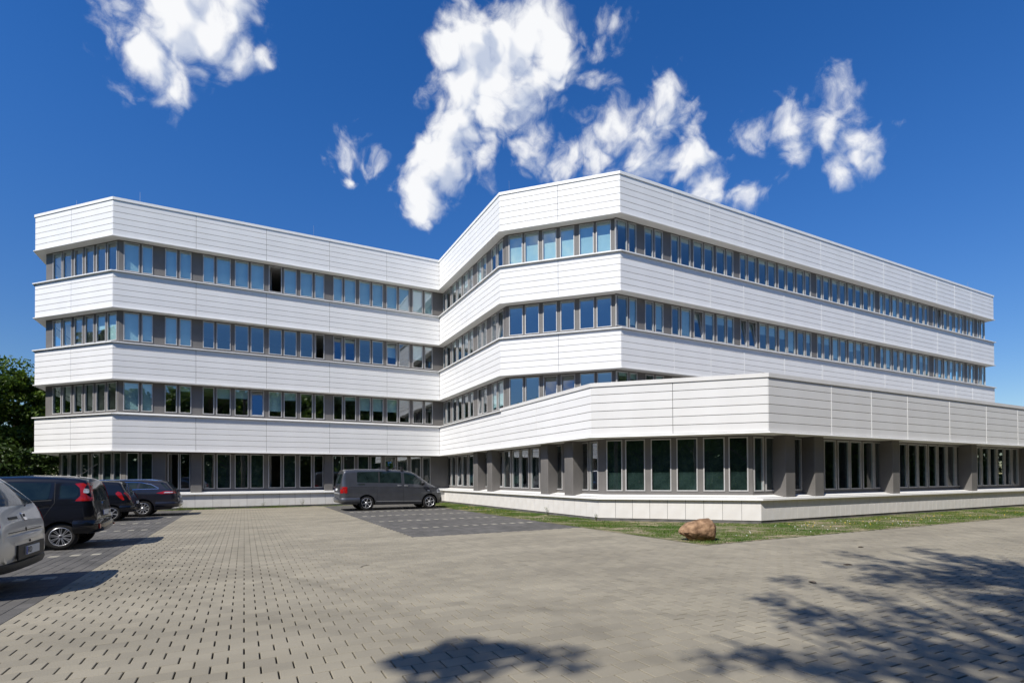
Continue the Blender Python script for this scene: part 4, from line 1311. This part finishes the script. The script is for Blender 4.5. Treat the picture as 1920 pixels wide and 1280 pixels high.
    def handle(s, x, z, m='p_black', ln=.2):
        for vw in ('+', '-'):
            co, nr, _, _ = s.hit(vw, x, z)
            sg = 1 if vw == '+' else -1
            mb = MB(); n = 7
            for i in range(n):
                t = i / (n - 1); b0 = (t - .5) * ln; o_ = .012 + .028 * math.sin(math.pi * min(1, max(0, t))) ** .5
                for (dz, dy) in ((-.014, -.006), (.014, -.006), (.014, 0), (-.014, 0)):
                    mb.v.append((b0, sg * (o_ + dy), dz))
            for i in range(n - 1):
                mb.f += [(4 * i + q, 4 * i + (q + 1) % 4, 4 * i + 4 + (q + 1) % 4, 4 * i + 4 + q) for q in range(4)]
            mb.build('door_handle', M[m], s.root, tuple(co), smooth=True, sharp=40)

    def mirror(s, x, z, m, sz=1.0):
        for vw in ('+', '-'):
            sg = 1 if vw == '+' else -1
            co, nr, _, _ = s.hit(vw, x, z)
            mb = MB()
            prof = [(.0, -.07), (.06, -.066), (.095, -.03), (.105, .02), (.10, .06), (.0, .065)]
            mb.lathe([(r * sz, h * sz) for r, h in prof], 18, axis='z')
            mb.v = [(v[2] * 1.0, v[1] * 1.15, v[0] * .95) for v in mb.v]
            mb.tube((.02, -sg * .16, -.05), (0, 0, -.03), .03, .03, 6)
            mb.build('wing_mirror', M[m], s.root, (co.x, co.y + sg * .14, z), smooth=True, sharp=45)

    def plate(s, y, z, w=.52, h=.115, text=None, off=.012):
        co, nr, _, _ = s.hit('rear', y, z)
        x = co.x - off
        pl_ = MB().box(-.012, 0, -w / 2, w / 2, -h / 2, h / 2).build('licence_plate', M['plate'], s.root, (x, y, z))
        sl = math.atan2(nr.z, -nr.x) if abs(nr.x) > .2 else 0
        pl_.rotation_euler = (0, sl, 0)
        MB().box(-.0145, -.012, w / 2 - .045, w / 2 - .004, -h / 2 + .004, h / 2 - .004).build('country_band', M['eu'], pl_)
        if text:
            cu = bpy.data.curves.new('plate_text', 'FONT'); cu.body = text; cu.size = h * .92; cu.extrude = .001; cu.align_x = 'LEFT'; cu.align_y = 'CENTER'
            cu.materials.append(M['plastic'])
            t = bpy.data.objects.new('plate_text', cu); COL.objects.link(t); t.parent = pl_
            # reads from behind: letters run towards -y
            t.matrix_local = Matrix(((0, 0, -1, -.0145), (-1, 0, 0, w / 2 - .06), (0, 1, 0, 0), (0, 0, 0, 1)))


# --- grey van by the office
van = Car('passenger_van', 'dark grey passenger van with roof bars parked by the inner corner of the office', (4.02, 26.62, 0), 0, 5.16, 1.0,
          [(0, .70), (.02, .95), (.07, 1.30), (.16, 1.70), (.22, 1.93), (.30, 1.97), (.9, 2.0), (2.3, 2.0), (3.1, 1.96), (3.5, 1.89), (3.72, 1.79), (4.38, 1.31), (4.85, 1.08), (5.0, 1.0), (5.08, .86), (5.14, .66), (5.16, .45)],
          [(0, .44), (.3, .36), (1, .27), (4.6, .24), (5.0, .28), (5.16, .34)],
          [(.2, .945), (.45, .985), (.75, 1.0), (1.1, .995), (1.28, .965), (1.95, .86), (2.2, .80)], .30, .55, 'p_grey', .13, 'van', (.365, (1.25, 4.43)), .035)
van.decal('side_window', [(.80, 1.37), (.82, 1.87), (1.80, 1.89), (2.95, 1.87), (2.97, 1.31)], 'side', 'cglass', .004, .05)
van.line('window_pillar', [(1.86, 1.36), (1.86, 1.87)], .07, 'side', 'plastic', .007)
van.decal('front_door_window', [(3.12, 1.29), (3.10, 1.84), (3.44, 1.81), (3.62, 1.73), (4.08, 1.36), (4.06, 1.24)], 'side', 'cglass', .004, .04)
van.line('door_gap', [(1.75, 1.28), (1.75, .30)], .012, 'side'); van.line('door_gap', [(3.03, 1.93), (3.05, 1.2), (3.05, .28)], .012, 'side')
van.line('sliding_rail', [(.42, 1.145), (1.74, 1.125)], .028, 'side'); van.line('body_crease', [(1.76, 1.12), (3.0, 1.10), (4.6, 1.03)], .014, 'side', 'plastic')
van.line('sill_moulding', [(1.72, .45), (2.9, .43), (3.98, .41)], .018, 'side', 'p_silver')
van.decal('tail_lamp', [(.20, .86), (.18, 1.16), (.34, 1.16), (.34, .86)], 'side', 'red', .008, .02)
van.decal('rear_window', [(-.72, 1.30), (-.66, 1.78), (.66, 1.78), (.72, 1.30)], 'rear', 'cglass', .006, .08)
van.decal('tail_lamp', [(-.97, .86), (-.96, 1.16), (-.87, 1.16), (-.88, .86)], 'rear', 'red', .008, .02); van.decal('tail_lamp', [(.97, .86), (.96, 1.16), (.87, 1.16), (.88, .86)], 'rear', 'red', .008, .02)
van.plate(0, 1.02)
van.decal('emblem', [(.07 * math.cos(t), 1.24 + .07 * math.sin(t)) for t in np.linspace(0, 6.28, 17)[:-1]], 'rear', 'chrome', .012, 0)
van.line('model_badge', [(.82, 1.27), (1.16, 1.262)], .035, 'side', 'chrome', .004)
van.bumper(.36, .64, .06, .92, 'p_grey', 'rear_bumper')
van.decal('headlamp', [(4.82, .80), (4.80, .98), (4.98, 1.02), (5.06, .92), (5.08, .80)], 'side', 'lens', .008, .03)
van.decal('headlamp', [(-.86, .80), (-.86, .98), (-.50, .96), (-.48, .82)], 'front', 'lens', .008, .03); van.decal('headlamp', [(.86, .80), (.86, .98), (.50, .96), (.48, .82)], 'front', 'lens', .008, .03)
van.decal('windscreen', [(3.78, -.72), (3.78, .72), (4.30, .80), (4.30, -.80)], 'top', 'cglass', .005, .06)
van.decal('indicator', [(4.30, .90), (4.30, .95), (4.42, .95), (4.42, .90)], 'side', 'lens', .006, .01)
van.line('lower_grille', [(5.03, .40), (5.10, .56)], .10, 'side', 'plastic', .004)
van.wheel(1.25, .365, 6, 'single'); van.wheel(4.43, .365, 6, 'single')
van.handle(2.86, 1.20, 'p_silver'); van.handle(3.20, 1.19, 'p_silver')
van.mirror(4.02, 1.32, 'plastic', 1.15)
for bx in (2.28, 3.02):
    mb = MB(); mb.box(bx - .04, bx + .04, -.92, .92, 2.095, 2.125)
    for sy in (-1, 1):
        mb.box(bx - .06, bx + .06, sy * .84 - .05, sy * .84 + .05, 1.93, 2.10)
    mb.build('roof_bar', M['plastic'], van.root)

# --- black boxy hatchback
pan = Car('hatchback', 'black boxy hatchback with tall red tail lamps beside the silver car', (-2.98, 15.62, 0), math.pi, 3.85, .865,
          [(0, .64), (.02, .80), (.05, 1.0), (.10, 1.28), (.15, 1.46), (.20, 1.54), (.35, 1.585), (.7, 1.615), (1.3, 1.63), (2.1, 1.60), (2.4, 1.53), (3.05, 1.10), (3.55, .96), (3.72, .84), (3.82, .65), (3.85, .48)],
          [(0, .38), (.3, .34), (.9, .25), (3.2, .23), (3.85, .30)],
          [(.2, .94), (.45, .985), (.7, 1.0), (.95, .99), (1.1, .965), (1.5, .87), (1.7, .82)], .26, .5, 'p_black', .12, 'car', (.30, (.63, 3.02)), .035)
pan.decal('rear_door_window', [(1.46, 1.10), (1.50, 1.50), (.80, 1.485), (.84, 1.13)], 'side', 'cglass', .004, .04)
pan.decal('front_door_window', [(1.62, 1.10), (1.62, 1.50), (2.30, 1.46), (2.72, 1.16), (2.72, 1.08)], 'side', 'cglass', .004, .04)
pan.decal('quarter_window', [(.64, 1.14), (.66, 1.43), (.36, 1.43), (.31, 1.30), (.35, 1.16)], 'side', 'cglass', .004, .05)
pan.line('window_trim', [(.78, 1.11), (1.6, 1.07), (2.72, 1.05)], .02, 'side', 'plastic', .005)
pan.line('door_gap', [(1.56, 1.52), (1.56, .30)], .010, 'side'); pan.line('door_gap', [(.74, 1.50), (.73, 1.05), (.98, .62), (1.02, .32)], .010, 'side')
pan.line('side_moulding', [(1.0, .52), (2.6, .50)], .09, 'side', 'plastic', .010)
pan.decal('tail_lamp', [(.40, 1.47), (.16, 1.49), (.11, 1.30), (.08, 1.08), (.38, 1.08), (.28, 1.20), (.30, 1.37)], 'side', 'red', .010, .03)
pan.decal('tail_lamp', [(.62, 1.49), (.80, 1.46), (.84, 1.08), (.72, 1.08)], 'rear', 'red', .010, .03); pan.decal('tail_lamp', [(-.62, 1.49), (-.80, 1.46), (-.84, 1.08), (-.72, 1.08)], 'rear', 'red', .010, .03)
pan.decal('lamp_insert', [(.24, 1.26), (.23, 1.36), (.15, 1.35), (.14, 1.25)], 'side', 'lens', .016, .03)
pan.decal('rear_window', [(-.60, 1.07), (-.54, 1.47), (.54, 1.47), (.60, 1.07)], 'rear', 'cglass_l', .006, .07)
pan.decal('plate_recess', [(-.36, .70), (-.34, .88), (.34, .88), (.36, .70)], 'rear', 'plastic', .004, .03)
pan.plate(0, .79, text=None, off=.02)
pan.decal('emblem', [(.055 * math.cos(t), .985 + .055 * math.sin(t)) for t in np.linspace(0, 6.28, 17)[:-1]], 'rear', 'chrome', .014, 0)
pan.bumper(.34, .66, .07, .40, 'p_black', 'rear_bumper')
pan.wheel(.63, .30, 9, 'twin', rimr=.68, width=.19); pan.wheel(3.02, .30, 9, 'twin', rimr=.68, width=.19)
pan.handle(.92, 1.0, 'p_black'); pan.handle(1.78, 1.0, 'p_black'); pan.mirror(2.62, 1.18, 'plastic', .85)
MB().box(-.035, .035, -.03, .03, -.02, .02).build('fog_lamp', M['red'], pan.root, (-.045, -.62, .47)); MB().box(-.035, .035, -.03, .03, -.02, .02)
MB().box(-.02, .02, -.045, .045, -.05, .05).build('fog_lamp', M['red'], pan.root, (-.035, .70, .50))
MB().tube((0, 0, 0), (-.36, 0, .30), .008, .004, 6).tube((0, 0, -.01), (0, 0, .02), .02, .014, 8).build('aerial', M['plastic'], pan.root, (.50, 0, 1.64))
MB().tube((-.01, .0, 1.07), (.03, -.22, 1.30), .010, .006, 5).build('wiper', M['plastic'], pan.root)

# --- second, smaller black hatchback
sm = Car('hatchback', 'small black hatchback with slanted red tail lamps next to the dark estate', (-3.72, 24.86, 0), math.pi, 3.7, .85,
         [(0, .56), (.05, .75), (.12, .90), (.24, 1.08), (.42, 1.42), (.50, 1.46), (.9, 1.50), (1.5, 1.51), (2.1, 1.46), (2.85, 1.02), (3.45, .90), (3.62, .72), (3.7, .5)],
         [(0, .40), (.25, .34), (.8, .24), (3.2, .22), (3.7, .28)],
         [(.2, .94), (.45, .985), (.7, 1.0), (.95, .98), (1.05, .96), (1.45, .84), (1.6, .80)], .28, .5, 'p_black', .12, 'car', (.295, (.68, 2.98)), .03)
sm.decal('rear_door_window', [(1.5, 1.06), (1.5, 1.36), (.95, 1.36), (.80, 1.12)], 'side', 'cglass', .004, .05)
sm.decal('front_door_window', [(1.62, 1.05), (1.62, 1.38), (2.08, 1.35), (2.62, 1.08), (2.62, 1.02)], 'side', 'cglass', .004, .04)
sm.line('door_gap', [(1.56, 1.40), (1.56, .30)], .010, 'side')
sm.decal('tail_lamp', [(.56, 1.04), (.49, 1.12), (.38, 1.07), (.27, .80), (.33, .78), (.45, .90)], 'side', 'red', .010, .03)
sm.decal('tail_lamp', [(.68, 1.10), (.82, 1.06), (.80, .78), (.70, .84)], 'rear', 'red', .010, .03); sm.decal('tail_lamp', [(-.68, 1.10), (-.82, 1.06), (-.80, .78), (-.70, .84)], 'rear', 'red', .010, .03)
sm.decal('rear_window', [(-.58, 1.05), (-.52, 1.38), (.52, 1.38), (.58, 1.05)], 'rear', 'cglass_l', .006, .06)
sm.plate(0, .68); sm.bumper(.34, .60, .05, .42, 'p_black', 'rear_bumper')
sm.wheel(.68, .295, 6, 'single', rimr=.68, width=.19); sm.wheel(2.98, .295, 6, 'single', rimr=.68, width=.19)
sm.handle(1.72, .96, 'p_black'); sm.mirror(2.5, 1.10, 'plastic', .85)
MB().tube((0, 0, 0), (-.24, 0, .20), .007, .004, 6).tube((0, 0, -.01), (0, 0, .02), .018, .012, 8).build('aerial', M['plastic'], sm.root, (1.9, 0, 1.51))

# --- dark estate car
wg = Car('estate_car', 'dark blue-black estate car with chrome window line and multi-spoke wheels', (-2.53, 27.36, 0), math.pi, 5.1, .965,
         [(0, .70), (.03, .82), (.10, 1.00), (.20, 1.12), (.44, 1.43), (.56, 1.475), (.74, 1.49), (1.16, 1.52), (1.84, 1.54), (2.6, 1.52), (3.1, 1.43), (3.9, 1.05), (4.6, .93), (4.92, .80), (5.06, .6), (5.1, .45)],
         [(0, .40), (.25, .33), (1.0, .22), (4.4, .20), (5.1, .28)],
         [(.2, .94), (.45, .985), (.72, 1.0), (.95, .99), (1.12, .95), (1.45, .80), (1.65, .74)], .30, .55, 'p_blue', .13, 'car', (.35, (1.25, 4.15)), .03)
wg.decal('quarter_window', [(.74, 1.19), (.98, 1.33), (1.34, 1.41), (1.40, 1.17)], 'side', 'cglass', .004, .03)
wg.decal('rear_door_window', [(1.48, 1.16), (1.42, 1.42), (2.20, 1.44), (2.20, 1.13)], 'side', 'cglass', .004, .03)
wg.decal('front_door_window', [(2.30, 1.12), (2.30, 1.44), (2.82, 1.41), (3.42, 1.12), (3.42, 1.08)], 'side', 'cglass', .004, .03)
wg.line('chrome_trim', [(3.42, 1.06), (2.2, 1.11), (1.4, 1.15), (.70, 1.165), (.70, 1.19), (.97, 1.35), (1.35, 1.435), (2.2, 1.46), (2.85, 1.43)], .018, 'side', 'chrome', .006)
wg.line('body_crease', [(.66, 1.0), (1.8, .98), (3.9, .94)], .010, 'side', 'plastic', .002)
wg.line('door_gap', [(2.25, 1.44), (2.25, .30)], .010, 'side'); wg.line('door_gap', [(1.45, 1.16), (1.50, .90), (1.72, .55), (1.75, .30)], .010, 'side')
wg.decal('tail_lamp', [(.78, .985), (.48, 1.07), (.14, 1.05), (.10, .96), (.60, .945)], 'side', 'red', .010, .02)
wg.decal('lamp_insert', [(.52, .985), (.46, 1.03), (.18, 1.025), (.20, .985)], 'side', 'lens', .016, .015)
wg.decal('tail_lamp', [(.55, .97), (.57, 1.06), (.92, 1.05), (.93, .96)], 'rear', 'red', .010, .02); wg.decal('tail_lamp', [(-.55, .97), (-.57, 1.06), (-.92, 1.05), (-.93, .96)], 'rear', 'red', .010, .02)
wg.decal('rear_window', [(-.62, 1.14), (-.55, 1.42), (.55, 1.42), (.62, 1.14)], 'rear', 'cglass_l', .006, .05)
wg.decal('pillar_glass', [(.42, 1.15), (.34, 1.15), (.58, 1.43), (.66, 1.42)], 'side', 'cglass', .004, .02)
wg.plate(0, .80); wg.bumper(.36, .62, .05, .80, 'p_blue', 'rear_bumper')
wg.line('bumper_insert', [(.10, .37), (.45, .36)], .06, 'side', 'plastic', .03)
wg.wheel(1.25, .35, 10, 'single'); wg.wheel(4.15, .35, 10, 'single')
wg.handle(1.95, 1.02, 'chrome'); wg.handle(2.95, 1.0, 'chrome'); wg.mirror(3.25, 1.14, 'p_blue')
for sy in (-1, 1):
    MB().tube((.75, sy * .66, 1.51), (1.2, sy * .70, 1.555), .014, .016, 6).tube((1.2, sy * .70, 1.555), (2.75, sy * .70, 1.545), .016, .014, 6).tube((2.75, sy * .70, 1.545), (2.95, sy * .68, 1.49), .014, .012, 6).build('roof_rail', M['chrome'], wg.root)

# --- silver crossover, mostly outside the frame
sv = Car('crossover', 'silver crossover at the left edge with black lower bumper and licence plate', (-2.77, 9.80, 0), math.pi, 4.3, .95,
         [(0, .80), (.02, .95), (.06, 1.10), (.12, 1.20), (.34, 1.44), (.48, 1.58), (.60, 1.63), (1.0, 1.68), (2.1, 1.66), (2.85, 1.24), (3.85, 1.04), (4.2, .78), (4.3, .52)],
         [(0, .46), (.3, .40), (1.0, .28), (3.6, .26), (4.3, .34)],
         [(.2, .94), (.5, .985), (.78, 1.0), (1.05, .975), (1.18, .94), (1.55, .81), (1.8, .76)], .34, .5, 'p_silver', .13, 'car', (.345, (.82, 3.46)), .035)
sv.decal('rear_window', [(-.70, 1.20), (-.60, 1.52), (.60, 1.52), (.70, 1.20)], 'rear', 'cglass_l', .006, .06)
sv.decal('rear_door_window', [(1.95, 1.18), (1.95, 1.53), (1.0, 1.53), (.72, 1.36), (.90, 1.20)], 'side', 'cglass', .004, .05)
sv.decal('tail_lamp', [(.80, .92), (.76, 1.14), (.93, 1.14), (.94, .92)], 'rear', 'red', .010, .03); sv.decal('tail_lamp', [(-.80, .92), (-.76, 1.14), (-.93, 1.14), (-.94, .92)], 'rear', 'red', .010, .03)
sv.bumper(.42, .82, .035, .50, 'p_silver', 'rear_bumper')
sk = MB(); W = .95
path = [(.55, W + .01), (.30, W + .015), (.14, W * .96), (.05, W * .86), (-.01, W * .66), (-.03, W * .3), (-.034, 0), (-.03, -W * .3), (-.01, -W * .66), (.05, -W * .86), (.14, -W * .96), (.30, -W - .015), (.55, -W - .01)]
sweep(path, [(.12, .30), (.0, .33), (-.03, .40), (-.025, .44), (.02, .46)]).build('bumper_skirt', M['plastic'], sv.root, smooth=True, sharp=40)
MB().box(0, .02, -.50, .50, 0, .20).build('plate_surround', M['plastic'], sv.root, (-.064, 0, .47))
pp = MB().box(-.012, 0, -.26, .26, -.0575, .0575).build('licence_plate', M['plate'], sv.root, (-.065, 0, .575))
MB().box(-.0145, -.012, .215, .256, -.0535, .0535).build('country_band', M['eu'], pp)
cu = bpy.data.curves.new('plate_text', 'FONT'); cu.body = 'RD'; cu.size = .115; cu.extrude = .001; cu.align_y = 'CENTER'; cu.materials.append(M['plastic'])
tt_ = bpy.data.objects.new('tmp', cu); COL.objects.link(tt_); bpy.context.view_layer.update()
me = bpy.data.meshes.new_from_object(tt_.evaluated_get(bpy.context.evaluated_depsgraph_get())); bpy.data.objects.remove(tt_)
t = link('plate_text', me, M['plastic'], pp)
t.matrix_local = Matrix(((0, 0, -1, -.0145), (-1, 0, 0, .205), (0, 1, 0, 0), (0, 0, 0, 1)))
sv.decal('emblem', [(-.065, 1.085), (.065, 1.085), (.06, 1.0), (.0, .965), (-.06, 1.0)], 'rear', 'chrome', .012, .015)
sv.decal('emblem_inset', [(-.035, 1.07), (.035, 1.07), (.035, 1.03), (-.035, 1.03)], 'rear', 'plastic', .016, .008)
sv.line('model_badge', [(.24, 1.035), (.52, 1.035)], .035, 'rear', 'plastic', .008)
sv.decal('tailgate_lock', [(.02 * math.cos(t) - .0, .86 + .028 * math.sin(t)) for t in np.linspace(0, 6.28, 13)[:-1]], 'rear', 'plastic', .006, 0)
sv.line('tailgate_gap', [(-.62, .845), (.62, .845)], .012, 'rear', 'plastic', .004)
for yy in (-.50, .06, .55):
    MB().lathe([(.001, 0), (.016, 0), (.018, .008)], 12).build('parking_sensor', M['plastic'], sv.root, (-.055 if abs(yy) < .3 else -.03, yy, .70), R(90))
MB().tube((.02, .0, 1.19), (.09, -.34, 1.22), .012, .008, 5).build('wiper', M['plastic'], sv.root)
sv.wheel(.82, .345, 5, 'single'); sv.wheel(3.46, .345, 5, 'single')
sv.handle(1.3, 1.05, 'p_silver')
